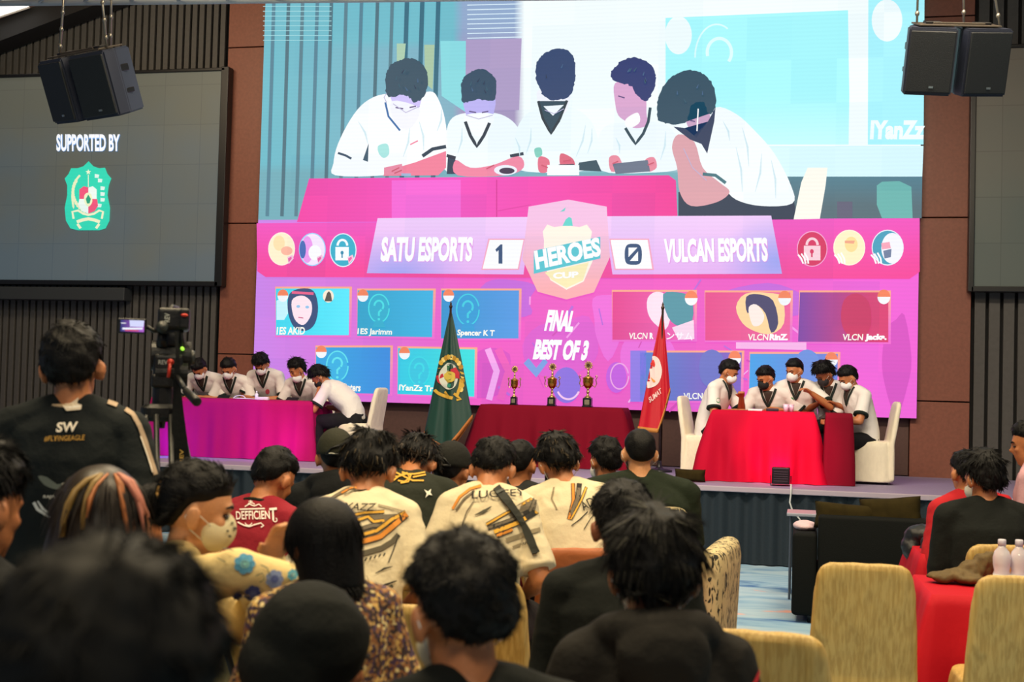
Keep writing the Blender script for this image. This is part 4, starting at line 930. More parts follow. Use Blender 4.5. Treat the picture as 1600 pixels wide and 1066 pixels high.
GOLD = streaky('chair_cover_gold', '#b0904e', '#c6a864')
REDC = mat('cloth_red', '#b4102c', .8, bump=.2, bscale=24, spec=.12)
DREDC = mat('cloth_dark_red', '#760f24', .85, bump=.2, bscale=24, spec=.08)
def tablecloth(label, P, zt, zb, m, group=None, flare=.05, amp=.018, waves=17, seed=0, creases=()):
    """P: four corners (x,y) counter-clockwise; cloth over the table down to zb"""
    rnd = random.Random(seed); cx = sum(p[0] for p in P)/4; cy = sum(p[1] for p in P)/4
    o = thing('x', 'x', 'x'); bpy.data.objects.remove(o)
    per = []
    for i in range(4):
        a, b = Vector((*P[i], 0)), Vector((*P[(i+1) % 4], 0)); L_ = (b-a).length; n = max(8, int(L_/.025)); nn = (b-a).normalized().cross(Vector((0, 0, 1)))
        for k in range(n): per.append((a+(b-a)*(k/n), nn, k/n, i, L_))
    bm = BM(); rows = 14; G = []
    for r in range(rows+1):
        t = r/rows; row = []
        for q, (p, nn, s, i, L_) in enumerate(per):
            cd_ = min(s, 1-s)*L_; corner = math.exp(-cd_/.07)
            ndir = (nn*(1-corner*.5) + (p-Vector((cx, cy, 0))).normalized()*corner*.7).normalized()
            wv = math.sin(s*L_*waves*1.9+seed+i*2)*.6+math.sin(s*L_*waves*.83+seed*2+i)*.6+noise.noise(Vector((s*L_*4, t*1.5, seed+i)))*.8
            off = .004 + flare*t**.8*(1+corner*1.2) + amp*wv*min(1, t*1.6)
            z = zt + (zb-zt)*t - (0 if r else 0)
            if r == 0: off = 0
            for cz in (.36, .74):
                off += .006*math.exp(-((t-cz)/.035)**2)*(.5+.5*math.sin(s*L_*3+seed))*(1 if creases else .4)
            if creases: off += .007*math.exp(-(((s*L_+.13) % .42-.21)/.022)**2)
            if r == rows: z += .006*noise.noise(Vector((s*9, i, seed)))+.004
            row.append(bm.verts.new((p.x-cx+ndir.x*off, p.y-cy+ndir.y*off, z-zb)))
        G.append(row)
    n = len(per)
    for r in range(rows):
        for k in range(n): bm.faces.new((G[r][k], G[r+1][k], G[r+1][(k+1) % n], G[r][(k+1) % n]))
    bm.faces.new(G[0])
    o = obj('tablecloth', bm, m, None, True); o.location = (cx, cy, zb)
    for p in o.data.polygons:
        if len(p.vertices) > 4: p.use_smooth = False
    tag(o, label, 'tablecloth', group)
    # the table under the cloth
    t = thing('folding_table', 'folding table under the '+' '.join(label.split()[:9]), 'table', (cx, cy, zb))
    ang = math.atan2(P[1][1]-P[0][1], P[1][0]-P[0][0]); w = (Vector(P[1])-Vector(P[0])).length; d = (Vector(P[2])-Vector(P[1])).length
    t.rotation_euler = (0, 0, ang)
    bm = BM(); box(bm, (0, 0, zt-zb-.02), (w-.03, d-.03, .03)); obj('tabletop', bm, mat('ply', '#8a6b4a', .6), t)
    for sx in (-1, 1):
        for sy in (-1, 1):
            bm = BM(); tube(bm, [(sx*(w/2-.12), sy*(d/2-.10), .001), (sx*(w/2-.12), sy*(d/2-.10), zt-zb-.035)], .014, 8); obj('leg', bm, mat('steel', '#77797c', .35, .9), t, True)
    return o
# ================================================================ on the stage
T1Y, T2Y = 13.16, 12.86
zt1 = onY(360, 624, T1Y).z; a = onY(237, 620, T1Y).x; b = onY(487, 630, T1Y).x
c1 = tablecloth('crimson cloth on the left team table on stage, lit purple', [(a, T1Y), (b, T1Y), (b, T1Y+.6), (a, T1Y+.6)], zt1, STAGE, mat('cloth_magenta', '#a31258', .8, bump=.2, bscale=24, spec=.12), seed=1, amp=.016, flare=.03, creases=True)
zt2 = onY(1200, 643, T2Y).z; a2 = onY(1113, 641, T2Y).x; b2 = onY(1272, 643, T2Y).x
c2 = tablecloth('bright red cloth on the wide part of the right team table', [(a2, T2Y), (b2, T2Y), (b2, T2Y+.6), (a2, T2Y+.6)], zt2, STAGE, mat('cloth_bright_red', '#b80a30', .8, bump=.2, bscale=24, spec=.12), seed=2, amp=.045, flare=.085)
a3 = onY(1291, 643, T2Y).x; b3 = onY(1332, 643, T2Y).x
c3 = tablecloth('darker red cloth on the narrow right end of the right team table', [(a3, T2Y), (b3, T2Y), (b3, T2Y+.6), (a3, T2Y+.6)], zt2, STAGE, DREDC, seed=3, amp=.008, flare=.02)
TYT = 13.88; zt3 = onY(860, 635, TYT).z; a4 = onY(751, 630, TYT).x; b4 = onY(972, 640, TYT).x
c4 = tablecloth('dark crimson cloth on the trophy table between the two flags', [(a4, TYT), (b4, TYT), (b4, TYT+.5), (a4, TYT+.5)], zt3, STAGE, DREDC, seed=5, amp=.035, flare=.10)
# trophies
gold = mat('trophy_gold', '#c98a3a', .22, 1.0); gold2 = mat('trophy_pale_gold', '#d9b878', .3, 1.0)
def trophy(label, px, top, bot, wpx):
    Y = TYT+.14; p = onY(px, bot, Y); zt = zt3; sc = (onY(px, top, Y).z-zt)/.46
    t = thing('trophy', label, 'trophy', (p.x, Y, zt), 0, None)
    bm = BM(); box(bm, (0, 0, .047*sc), (.088*wpx, .088*wpx, .09*sc), bevel=.004); box(bm, (0, 0, .008), (.10*wpx, .10*wpx, .016), bevel=.003); obj('plinth', bm, mat('plinth_black', '#0d0c0c', .25), t)
    bm = BM(); box(bm, (0, -.046*wpx, .05*sc), (.05*wpx, .003, .05*sc)); obj('plaque', bm, mat('plaque', '#8f8a72', .4, .6), t)
    S = lambda pr: [(r*wpx*1.05, z*sc) for r, z in pr]
    bm = BM(); lathe(bm, S([(.034, .092), (.030, .105), (.012, .115), (.010, .14), (.018, .148), (.012, .158), (.010, .178), (.024, .188)])); obj('stem', bm, gold2, t, True)
    bm = BM(); lathe(bm, S([(.010, .182), (.030, .195), (.046, .22), (.052, .25), (.050, .275), (.056, .290), (.052, .294), (.0, .292)])); obj('cup', bm, gold, t, True)
    for s in (-1, 1):
        bm = BM(); tube(bm, [(s*x*wpx, 0, z*sc) for x, z in ((.045, .215), (.07, .20), (.088, .235), (.078, .272), (.094, .305), (.083, .318), (.074, .300))], .0055, 8); obj('handle', bm, gold2, t, True)
    bm = BM(); lathe(bm, S([(.044, .293), (.030, .305), (.012, .318), (.010, .335), (.014, .345), (.008, .355), (.008, .38)])); obj('lid', bm, gold2, t, True)
    bm = BM(); tube(bm, [(0, -.008, .415*sc), (0, .008, .415*sc)], .030*wpx, 20); 
    for k in range(10): a = k*math.pi/5; ell(bm, (math.cos(a)*.036*wpx, 0, .415*sc+math.sin(a)*.036*wpx), (.010, .007, .010), u=8, v=6)
    obj('medallion', bm, gold2, t)
    bm = BM(); tube(bm, [(0, -.010, .415*sc), (0, -.007, .415*sc)], .017*wpx, 16); obj('medallion_face', bm, mat('medal_dark', '#4a3620', .4, .5), t)
trophy('smallest gold trophy cup, nearest the green flag', 803, 571, 632, .80); trophy('middle gold trophy cup on the dark crimson table', 862, 567, 633, .98); trophy('tallest gold trophy cup with wide handles, nearest the red flag', 918, 564, 635, 1.1)
# flags
def flag(label, px_top, top, L_edge, R_edge, tip, Y, mclo, fringe_m, foot, seed=0):
    base = onY(px_top, 600, Y); t = thing('flag', label, 'flag', (base.x, Y, STAGE))
    O = Vector((base.x, Y, STAGE)); zt = onY(px_top, top, Y).z-STAGE
    bm = BM(); tube(bm, [(0, 0, .02), (0, 0, zt+.02)], .013, 10); obj('pole', bm, mat('pole_dark', '#2b211a', .4), t, True)
    bm = BM(); lathe(bm, [(.14, .0), (.14, .02), (.05, .035), (.025, .06), (.02, .12)]); obj('stand', bm, mat('stand_black', '#17171a', .35), t, True)
    bm = BM(); lathe(bm, [(.004, zt), (.016, zt+.02), (.020, zt+.04), (.010, zt+.055), (.012, zt+.065), (.001, zt+.10)]); obj('finial', bm, mat('finial', '#3a2c1d', .4, .6), t, True)
    n, rows = 96, 40; bm = BM(); G = []; rnd = random.Random(seed)
    xl = onY(*L_edge, Y).x-base.x; zl = onY(*L_edge, Y).z-STAGE; xr = onY(*R_edge, Y).x-base.x; zr = onY(*R_edge, Y).z-STAGE; xt = onY(*tip, Y).x-base.x; ztip = onY(*tip, Y).z-STAGE
    for r in range(rows+1):
        s = r/rows; row = []
        for k in range(n):
            a = 2*math.pi*k/n; ca, sa = math.cos(a), math.sin(a)
            w = (xr if ca > 0 else -xl); prof = .03+.97*s**.95
            x = w*ca*prof; d = .30*(abs(xl)+xr)/2*prof*(1+.28*math.sin(5*a+seed+s*1.2)+.16*math.sin(9*a+2*seed)); y = -sa*d if sa > 0 else -sa*d*.5
            x += xt*.25*s*(1-abs(ca))
            # length: front centre reaches the tip, sides end at the edges
            side = zl if ca < 0 else zr; e = abs(ca)**1.15; zend = ztip*(1-e)+side*e
            z = (zt-.01)*(1-s)+zend*s
            row.append(bm.verts.new((x, y, z)))
        G.append(row)
    for r in range(rows):
        for k in range(n): bm.faces.new((G[r][k], G[r+1][k], G[r+1][(k+1) % n], G[r][(k+1) % n]))
    last = [v.co.copy() for v in G[-1]]
    bm.faces.new(G[0])
    cl = obj('flag_cloth', bm, mclo, t, True)
    bm = BM(); prev = None
    for k in range(n+1):
        p = last[k % n]; o = Vector((p.x, p.y, 0)).normalized()*.004
        cur = [bm.verts.new(p+o+Vector((0, 0, .012))), bm.verts.new(p+o*1.5-Vector((0, 0, .035))), bm.verts.new(p-o-Vector((0, 0, .035))), bm.verts.new(p-o+Vector((0, 0, .012)))]
        if prev:
            for j in range(4): bm.faces.new((prev[j], prev[(j+1) % 4], cur[(j+1) % 4], cur[j]))
        prev = cur
    obj('fringe', bm, fringe_m, t, True)
    return t, cl, Matrix.Translation(O)
GREEN = mat('flag_green', '#0b3b30', .5, bump=.15, bscale=50)
tg, cl, M = flag('dark green flag with a gold emblem and gold fringe, draped on its pole', 701, 484, (663, 676), (738, 650), (703, 700), 13.72, GREEN, mat('fringe_gold', '#b5702a', .5, bump=.6, bscale=200), 0, 1)
pj = projector(cl, M, .006)
fl = Flat()
for k in range(17):
    a = math.radians(190+k*12.5); cx, cy_ = 703+20*math.cos(a), 592+34*math.sin(a); fl.poly(ellipse(cx, cy_, 3.4, 4.2, 10), ['#c9a338', '#e0c870', '#a87f22'][k % 3])
fl.stroke(smooth_poly([(676, 602), (682, 612), (692, 618), (706, 622), (706, 622), (692, 618)], 4)[:14], 5, '#c9a338'); fl.stroke([(721, 592), (719, 605), (714, 618)], 5, '#c9a338'); fl.stroke([(695, 612), (703, 622)], 4, '#b8922c'); fl.stroke([(709, 615), (720, 624), (713, 625)], 4, '#c9a338'); fl.stroke([(683, 578), (688, 583)], 3, '#b8922c')
fl.build('flag_wreath', pj, PRINT, tg, 'gold wreath and ribbon')
fl = Flat(); fl.poly(smooth_poly([(694, 572), (702, 567), (711, 572), (716, 586), (712, 602), (702, 609), (690, 602), (686, 586)]), '#c9d0c0')
fl.poly([(704, 578), (712, 574), (718, 583), (718, 592), (708, 590)], '#b52735'); fl.poly([(682, 588), (692, 584), (696, 596), (690, 602), (684, 597)], '#b52735'); fl.poly([(697, 571), (704, 572), (702, 579), (698, 579)], '#356b4c'); fl.poly([(699, 599), (705, 600), (704, 606), (700, 605)], '#2d8f78')
fl.build('flag_shield', projector(cl, M, .009), PRINT, tg, 'white and red shield'); fl = Flat()
fl.poly(smooth_poly([(694, 585), (702, 580), (711, 585), (710, 594), (702, 598), (695, 594)]), '#c9b348'); fl.poly(ellipse(702, 589, 4.5, 5), '#3c7a3f'); fl.build('flag_shield_centre', projector(cl, M, .012), PRINT, tg)
tr_, cl, M = flag('red flag with a white disc and flame, draped on its pole', 1033, 486, (997, 668), (1047, 608), (1019, 671), 13.85, mat('flag_red', '#c01226', .5, bump=.15, bscale=50), mat('fringe_orange', '#c8873a', .5, bump=.6, bscale=200), 0, 4)
fl = Flat(); fl.poly(smooth_poly([(1019, 558), (1029, 561), (1034, 578), (1030, 597), (1018, 606), (1008, 604), (1010, 585)]), '#f0dcd8', 4); fl.build('flag_disc', projector(cl, M, .006), PRINT, tr_, 'white disc')
fl = Flat(); fl.poly(smooth_poly([(1021, 562), (1024, 572), (1016, 584), (1012, 596), (1008, 590), (1014, 576)]), '#dd3a33'); fl.poly(smooth_poly([(1018, 590), (1024, 596), (1021, 597)]), '#e89a42'); fl.text('SUMAT', (1014, 622), (1032, 606), (1016, 630), '#f3d7d2', .02)
fl.build('flag_print', projector(cl, M, .009), PRINT, tr_, 'red flame and white SUMAT lettering')
# stage lamp at the right table and par lamps
def par(label, px, py, Y, target, power, col, ang=70):
    p = onZ(px, py, STAGE); p = Vector((onY(px, py, Y).x, Y, STAGE)); t = thing('stage_light', label, 'stage light', (p.x, p.y, p.z))
    bm = BM(); box(bm, (0, 0, .10), (.17, .12, .16), bevel=.012); obj('housing', bm, mat('lamp_black', '#0c0c0f', .4), t)
    bm = BM(); box(bm, (0, .062, .10), (.13, .006, .12)); obj('lens', bm, mat('lens_'+label[:6], col, .3, emis=1.5), t)
    bm = BM(); tube(bm, [(-.095, 0, .10), (-.095, 0, .006), (.095, 0, .006), (.095, 0, .10)], .006, 6); obj('yoke', bm, mat('lamp_black', '#0c0c0f', .4), t)
    bm = BM()
    for k in range(5): box(bm, (0, -.063, .05+k*.022), (.13, .006, .008))
    obj('vent', bm, mat('vent_grey', '#2c2c31', .5), t)
    spot('par_beam', (p.x, p.y+.09, p.z+.12), target, power*.3, col, ang, .8, .08); return t
par('black box stage light in front of the right team table', 1220, 750, 12.50, (c2.location.x+.1, T2Y, STAGE+.30), 45, (1, .02, .30), 120)
par('black stage light at the stage edge before the left team table, behind the standing man', 205, 724, 12.58, (c1.location.x-.35, T1Y, STAGE+.30), 110, (.16, .04, 1), 120)
par('black stage light at the stage edge behind the boy in the maroon jersey', 427, 724, 12.50, (c1.location.x+.35, T1Y, STAGE+.30), 60, (.75, .03, 1), 120)
# white cable hanging at the stage front
bm = BM(); q = [onY(px, py, YS-.06) for px, py in ((1236, 757), (1236, 770), (1234, 785), (1238, 798), (1250, 812), (1250, 870))]; q[-1].z = .02
tube(bm, q, .008, 8); tag(obj('cable', bm, mat('cable_white', '#c8cbc8', .5), None, True), 'white cable hanging down the stage front beside the dark sofa', 'cable')
# ---------------------------------------------------------------- players
JW = cloth('jersey_white', '#e4e2de', .8, .3, 40)
short = dict(style='short', thick=.022, n=420, length=.035, w=.004, curl=.25)
def hs(**k): d = dict(short); d.update(k); return d
def player(label, px, py, Y, face, lean, head, hands=None, mask='#eef2f4', hair=None, ch=True, chair_label=None, sleeve=.75, side=0, sc=.98, seed=0, dy=0, tone='tan', **k):
    P = person(label, (px, py), zY(px, Y, py), face, STAGE, sc=sc, lean=lean, head=head, hands=hands, tone=tone, shirt_mat=JW, sleeve=sleeve, voxel=.010, hairs=hair or hs(), mask=mask, neck='v', band='#16231f', det=True, disp=.004, seed=seed, side=side, cloth_part='jersey', pole_=(.75, -.35, -.6), **k)
    if ch: r = P['root']; chair(chair_label, r.location.x+math.sin(math.radians(face))*-.02, r.location.y+math.cos(math.radians(face))*.02, face, STAGE, CREAM, 'cream')
    return P
HT = lambda dx=.07, f=.42, z=.15: ((dx, f, z), (-dx, f, z))
p1 = player('seated player in white jersey behind the video camera, leftmost on stage', 311, 577, 13.85, 180, .75, (0, 25, 0), HT(.08, .44, .12), seed=1, chair_label='cream covered chair of the leftmost player on stage')
p2 = player('seated player in white jersey, second from left, looking down at a phone', 357, 577, 13.85, 178, .6, (0, 15, 0), HT(.07, .42, .17), seed=2, chair_label='cream covered chair of the second player from left on stage')
p3 = player('seated player in the middle of the left team, full black hair over a white mask', 408, 570, 13.85, 180, .55, (0, 28, 0), HT(.06, .42, .13), hair=hs(thick=.034, length=.05, front=.3), seed=3, chair_label='cream covered chair of the middle player of the left team')
p4 = player('seated player with mask pulled under the chin, fourth of the left team', 464, 579, 13.80, 174, .55, (-32, 8, 0), HT(.07, .42, .19), mask='chin', hair=hs(thick=.034, length=.05, out=.5), seed=4, chair_label='cream covered chair of the fourth player of the left team')
p5 = player('player with dark mask bending over at the right end of the left table', 500, 590, 13.45, 88, .72, (12, 22, -6), ((.12, .42, .14), (-.10, .42, .30)), mask='#1a1d22', hair=hs(thick=.036, length=.06), seed=5, ch=False, knees=.42)
r = p5['root']; chair('cream covered chair under the bending player at the end of the left table', r.location.x+.03, r.location.y, 88, STAGE, CREAM, 'cream')
q1 = player('player at the left end of the right table, one fist at the white mask', 1139, 582, 13.35, -112, .30, (8, 16, 0), ((.06, .34, .22), (-.02, .36, .36)), seed=11, ch=False, trousers='#17191d')
r = q1['root']; chair('cream covered chair at the left end of the right team table', r.location.x-.02, r.location.y+.0, -100, STAGE, CREAM, 'cream')
q2 = player('player with black mask in the right team, second from left', 1196, 592, 13.50, 172, .5, (-38, 6, 0), ((.10, .42, .22), (-.20, .36, .22)), mask='#15171a', hair=hs(front=.3), seed=12, chair_label='cream covered chair of the black masked player')
q3 = player('player in the middle of the right team, raised hand, white mask', 1241, 580, 13.52, 176, .38, (-34, 4, 0), ((.14, .36, .20), (-.17, .40, .38)), seed=13, hair=hs(thick=.018, length=.025), chair_label='cream covered chair of the middle player of the right team')
q4 = player('player with bushy black hair, fourth of the right team, head turned down left', 1288, 586, 13.50, 165, .55, (-38, 18, 0), HT(.10, .36, .24), mask='#2a2528', hair=hs(thick=.040, length=.055, front=.4, out=.6), seed=14, chair_label='cream covered chair of the bushy haired player', tone='brown')
q5 = player('player at the right end of the right table holding a phone, white mask', 1325, 592, 13.32, 120, .26, (0, 22, 0), HT(.07, .40, .20), sleeve=.75, seed=15, ch=False)
r = q5['root']; chair('cream covered chair at the right end of the right team table', r.location.x+.05, r.location.y-.02, 95, STAGE, CREAM, 'cream')
# shirt badge on the players
for P, pts in ((p1, (372, 602)), (q3, (1237, 625)), (q1, (1122, 626)), (p3, (418, 612))):
    fl = Flat(); fl.poly(ellipse(pts[0], pts[1], 3.2, 4), '#4f9a6a' if P in (q3, q1) else '#d8556a'); fl.build('shirt_badge', projector(P['shirt'], P['M'], .003), PRINT, P['root'])
# things on the team tables
def phone(label, px, py, Y, ang=0, tilt=.5, zz=None):
    p = onY(px, py, Y); t = thing('smartphone', label, 'phone', (p.x, Y, (zz if zz is not None else p.z))); t.rotation_euler = (tilt, 0, math.radians(ang))
    bm = BM(); box(bm, (0, 0, .004), (.15, .072, .008), bevel=.003); obj('phone_case', bm, mat('phone_black', '#14161b', .3), t)
    bm = BM(); box(bm, (0, 0, .0085), (.14, .064, .001)); obj('phone_screen', bm, mat('phone_screen', '#7b8fae', .2, emis=.6), t)
def item(label, name, cat, px, Y, size, m, zt, dz=0, parts=None):
    x = onY(px, 640, Y).x; bm = BM(); box(bm, (0, 0, size[2]/2), size, bevel=min(size)*.2); o = obj(name, bm, m); o.location = (x, Y, zt+dz); tag(o, label, cat); return o
wm = mat('plastic_white', '#e8ecec', .4); 
for P, lb in ((p2, 'phone held by the second player from left'), (p4, 'phone held by the player with mask under the chin'), (q5, 'phone held by the player at the right end')):
    h = (P['M'] @ ((P['ha'][1]+P['ha'][-1])/2 + Vector((0, .06, .03)))); t = thing('smartphone', lb, 'phone', tuple(h), P['root'].rotation_euler.z); t.rotation_euler = (-.6, 0, P['root'].rotation_euler.z)
    bm = BM(); box(bm, (0, 0, 0), (.15, .072, .009), bevel=.003); obj('phone_case', bm, mat('phone_black', '#14161b', .3), t)
item('white charger box on the left team table before the middle player', 'charger', 'charger', 410, 13.24, (.14, .05, .035), wm, zt1)
b_ = thing('small_bottle', 'small white bottle on the left team table', 'bottle', (onY(403, 600, 13.26).x-.03, 13.30, zt1)); bm = BM(); lathe(bm, [(.018, 0), (.02, .01), (.02, .06), (.008, .075)]); obj('bottle_body', bm, wm, b_, True); bm = BM(); lathe(bm, [(.009, .075), (.009, .095), (.004, .10)]); obj('bottle_cap', bm, wm, b_, True)
bm = BM(); c0 = Vector((onY(374, 620, 13.24).x, 13.26, zt1)); tube(bm, [c0+Vector((.07*math.cos(a), .02*math.sin(a)-.02, .012+.03*max(0, math.sin(a)))) for a in [k*.4 for k in range(16)]]+[c0+Vector((.2, -.02, .008)), c0+Vector((.3, .0, .008))], .005, 6); tag(obj('cable', bm, wm, None, True), 'white cable coiled on the left team table', 'cable')
item('grey phone stand block on the right team table', 'power_bank', 'power bank', 1207, 12.95, (.12, .06, .03), mat('pb_dark', '#22262b', .4), zt2)
item('white napkin packet on the right team table', 'tissue_packet', 'tissues', 1180, 12.93, (.14, .06, .02), wm, zt2)
def cup(label, px, Y):
    t = thing('plastic_cup', label, 'cup', (onY(px, 640, Y).x, Y, zt2)); bm = BM(); lathe(bm, [(.022, 0), (.026, .04), (.03, .07), (.0, .071)]); obj('cup_body', bm, mat('cup_clear', '#c9d2d6', .2), t, True); bm = BM(); lathe(bm, [(.031, .068), (.031, .074), (0, .076)]); obj('lid', bm, wm, t, True)
cup('clear plastic cup on the right team table before the raised hand', 1228, 12.93); cup('clear plastic cup at the middle of the right team table', 1236, 13.0)
# ---------------------------------------------------------------- hanging loudspeakers and truss
def speaker_array(label, px, py, z, yaw, pitch, s=1.0):
    p = at(px, py, z); t = thing('hanging_loudspeaker', label, 'loudspeaker', tuple(p)); M = Matrix.Rotation(math.radians(yaw), 4, 'Z') @ Matrix.Rotation(math.radians(pitch), 4, 'X')
    bk = mat('speaker_black', '#10161c', .55, bump=.3, bscale=200)
    for sd in (-1, 1):
        A_ = Matrix.Translation((sd*.20*s, 0, 0)) @ Matrix.Rotation(math.radians(sd*9), 4, 'Z'); TT = M @ A_
        bm = BM(); 
        prof = [(-.19, -.20), (.19, -.20), (.19, -.05), (.12, .22), (-.12, .22), (-.19, -.05)]
        v0 = [bm.verts.new(TT @ Vector((x*s, y*s, -.27*s))) for x, y in prof]; v1 = [bm.verts.new(TT @ Vector((x*s, y*s, .27*s))) for x, y in prof]
        bm.faces.new(v0[::-1]); bm.faces.new(v1)
        for k in range(6): bm.faces.new((v0[k], v0[(k+1) % 6], v1[(k+1) % 6], v1[k]))
        bmesh.ops.bevel(bm, geom=bm.edges[:], offset=.012, segments=2, affect='EDGES')
        c = obj('cabinet', bm, mat('speaker_side', '#272c3c', .5), t)
        bm = BM(); box(bm, (0, 0, 0), (.355*s, .02, .49*s), bevel=.008)
        bmesh.ops.transform(bm, matrix=TT @ Matrix.Translation((0, -.207*s, 0)), verts=bm.verts); obj('grille', bm, bk, c)
        bm = BM(); box(bm, (0, 0, 0), (.03, .006, .014)); bmesh.ops.transform(bm, matrix=TT @ Matrix.Translation((.02, -.22*s, -.20*s)), verts=bm.verts); obj('badge', bm, mat('badge_silver', '#9aa3a8', .3, .8), c)
        for zz in (.17, -.02):
            bm = BM(); box(bm, (0, 0, 0), (.02, .10, .05 if zz > 0 else .035), bevel=.006); bmesh.ops.transform(bm, matrix=TT @ Matrix.Translation((sd*.172*s, .02, zz*s-.06)) , verts=bm.verts); obj('side_handle', bm, mat('lamp_black', '#0c0c0f', .4), c)
    bm = BM(); box(bm, (0, .0, .285*s), (.66*s, .26*s, .012), bevel=.003); box(bm, (0, -.06, .297*s), (.42*s, .03, .02), bevel=.003); bmesh.ops.transform(bm, matrix=M, verts=bm.verts); obj('rigging_plate', bm, mat('rig_brown', '#4d463e', .5, .3), t)
    bm = BM()
    bm.free()
    for sx in (-.2, .2): bm = BM(); box(bm, (sx*s, -.02, .30*s), (.13*s, .10*s, .02), bevel=.004); bmesh.ops.transform(bm, matrix=M, verts=bm.verts); obj('rigging_foot', bm, mat('lamp_black', '#0c0c0f', .4), t)
    for sx, sy, dx in ((-.32, .0, .02), (.34, -.04, -.16), (.12, .16, -.02)):
        bm = BM(); a = M @ Vector((sx*s, sy, .29*s)); b = a+Vector((dx, .02, 1.0 if sy <= 0 else 1.1)); tube(bm, [a, a*.6+b*.4, b], .009, 6)
        for k in range(5): ell(bm, a+(b-a)*(.07+k*.13), (.016, .016, .022), u=8, v=6)
        obj('chain', bm, mat('chain_steel', '#8f8a80', .35, .8), t, True)
    return t
speaker_array('pair of black loudspeakers hanging in front of the left screen, turned left', 146, 133, 9.6, -20, 22, .88)
speaker_array('pair of black loudspeakers hanging in front of the right wall column, facing the hall', 1487, 94, 9.2, 12, 20, .87)
tr = thing('lighting_truss', 'silver metal truss crossing the top left edge of the photo', 'truss', tuple(at(200, 0, 9.7)))
al = mat('aluminium', '#c9ccd2', .5, .25); O = tr.location.copy()
A0 = at(-260, 8, 9.7+.9)-O; A1 = at(430, 0, 9.7-.55)-O; A1 = A1+(A1-A0)*1.2; upv = Vector((0, 0, .32)); bkv = Vector((0, -.32, 0))
for o1 in (Vector((0, 0, 0)), upv, bkv, upv+bkv): bm = BM(); tube(bm, [A0+o1, A1+o1], .024, 10); obj('chord', bm, al, tr, True)
n = 22
for k in range(n):
    bm = BM(); a = A0.lerp(A1, k/n); b = A0.lerp(A1, (k+1)/n); tube(bm, [a, b+upv], .009, 6); tube(bm, [a+bkv, b+upv+bkv], .009, 6); tube(bm, [a, b+bkv], .009, 6); obj('lattice_bar', bm, al, tr, True)
# ================================================================ video camera on tripod
S = 1/454.0
CX, CZ = 252, 588
cp = at(252, 588, 4.4); vc = thing('video_camera', 'black video camera with lit flip-out screen on a tall tripod, left of the stage', 'video camera', (cp.x, cp.y, 0))
vrot = math.radians(27); vc.rotation_euler = (0, 0, vrot)
def K(px, py, dy=0): return Vector(((px-CX)*S, dy, EYE-(py-CZ)*S-.0))
cam_m = mat('camera_black', '#0d0f0f', .45, bump=.15, bscale=90); cam_g = mat('camera_grey', '#2b2f2d', .4); redm = mat('red_knob', '#c8331f', .4)
def cb(name, bm, m, par=vc, sm=False, label=None): return obj(name, bm, m, par, sm, label)
bm = BM(); box(bm, K(268, 500, .10), (.108, .24, .075), bevel=.012); box(bm, K(266, 489, .08), (.06, .16, .02), bevel=.006); box(bm, K(284, 500, -.03), (.034, .05, .07), bevel=.008); body_ = cb('camera_body', bm, cam_m)
bm = BM(); tube(bm, [K(266, 500, .2), K(266, 500, .30), K(266, 500, .31), K(266, 500, .36)], [.032, .034, .042, .042], 20); cb('lens', bm, cam_m, body_, True)
bm = BM(); tube(bm, [K(252, 512, -.02), K(251, 515, -.08)], [.018, .020], 16); tube(bm, [K(251, 515, -.08), K(251, 515, -.085)], .016, 16); cb('eyepiece', bm, cam_g, body_, True)
bm = BM(); tube(bm, [K(262, 486, .0), K(264, 480, .03), K(272, 480, .13), K(276, 486, .18)], .008, 8); cb('top_handle', bm, cam_m, body_, True)
bm = BM(); ell(bm, K(284, 495, -.06), (.012, .006, .006)); cb('record_button', bm, redm, body_, True)
vs_, fs = text2d('REV', .02); me = bpy.data.meshes.new('t'); me.from_pydata([tuple(K(254+8*(1-y), 506-14*x, -.0215)) for x, y in vs_], [], fs); obj('side_lettering', me, mat('letter_grey', '#b9bdb5', .5), body_)
bm = BM(); tube(bm, [K(247, 518, .0), K(238, 520, -.01), K(228, 514, -.015)], [.010, .008, .008], 8); cb('screen_arm', bm, cam_m, vc, True)
bm = BM(); box(bm, K(206, 514, -.02), (.094, .012, .052), bevel=.004); ls = cb('flip_screen', bm, cam_m)
fl = Flat(); fl.poly([(189, 505), (224, 505), (224, 523), (189, 523)], lambda x, y: mix(H('#1c2f78'), H('#b45fd0'), (x-195)/25)); fl.poly([(202, 505), (224, 505), (223, 515), (203, 515)], '#d9dcff'); fl.poly([(192, 517), (222, 516), (222, 519), (192, 520)], '#f0f4ff'); fl.poly([(196, 520), (216, 520), (216, 522), (196, 522)], '#d23a6a'); fl.stroke([(190, 510), (197, 510)], 1.2, '#ffffff')
o = fl.build('screen_picture', lambda px, py, k=0: K(px, py, -.0275-k*.0003), SCREEN, ls, 'small picture of the stage')
bm = BM(); box(bm, K(266, 520, .08), (.07, .16, .018), bevel=.004); cb('quick_plate', bm, cam_g)
bm = BM(); tube(bm, [K(252, 520, .02), K(252, 545, .02)], [.017, .024], 14); box(bm, K(268, 532, .06), (.05, .12, .05), bevel=.008); tube(bm, [K(280, 515, .0), K(283, 545, .0)], .007, 8); cb('head_neck', bm, cam_m, vc, True)
bm = BM(); tube(bm, [K(236, 558, .05), K(296, 558, .05)], [.052, .052], 22); tube(bm, [K(243, 585, .03), K(292, 585, .03)], [.042, .046], 22); box(bm, K(262, 575, .04), (.10, .10, .09), bevel=.014); hd = cb('fluid_head', bm, cam_m)
bm = BM(); tube(bm, [K(294, 560, .05), K(302, 560, .05)], [.030, .024], 18); cb('drag_knob', bm, cam_g, hd, True)
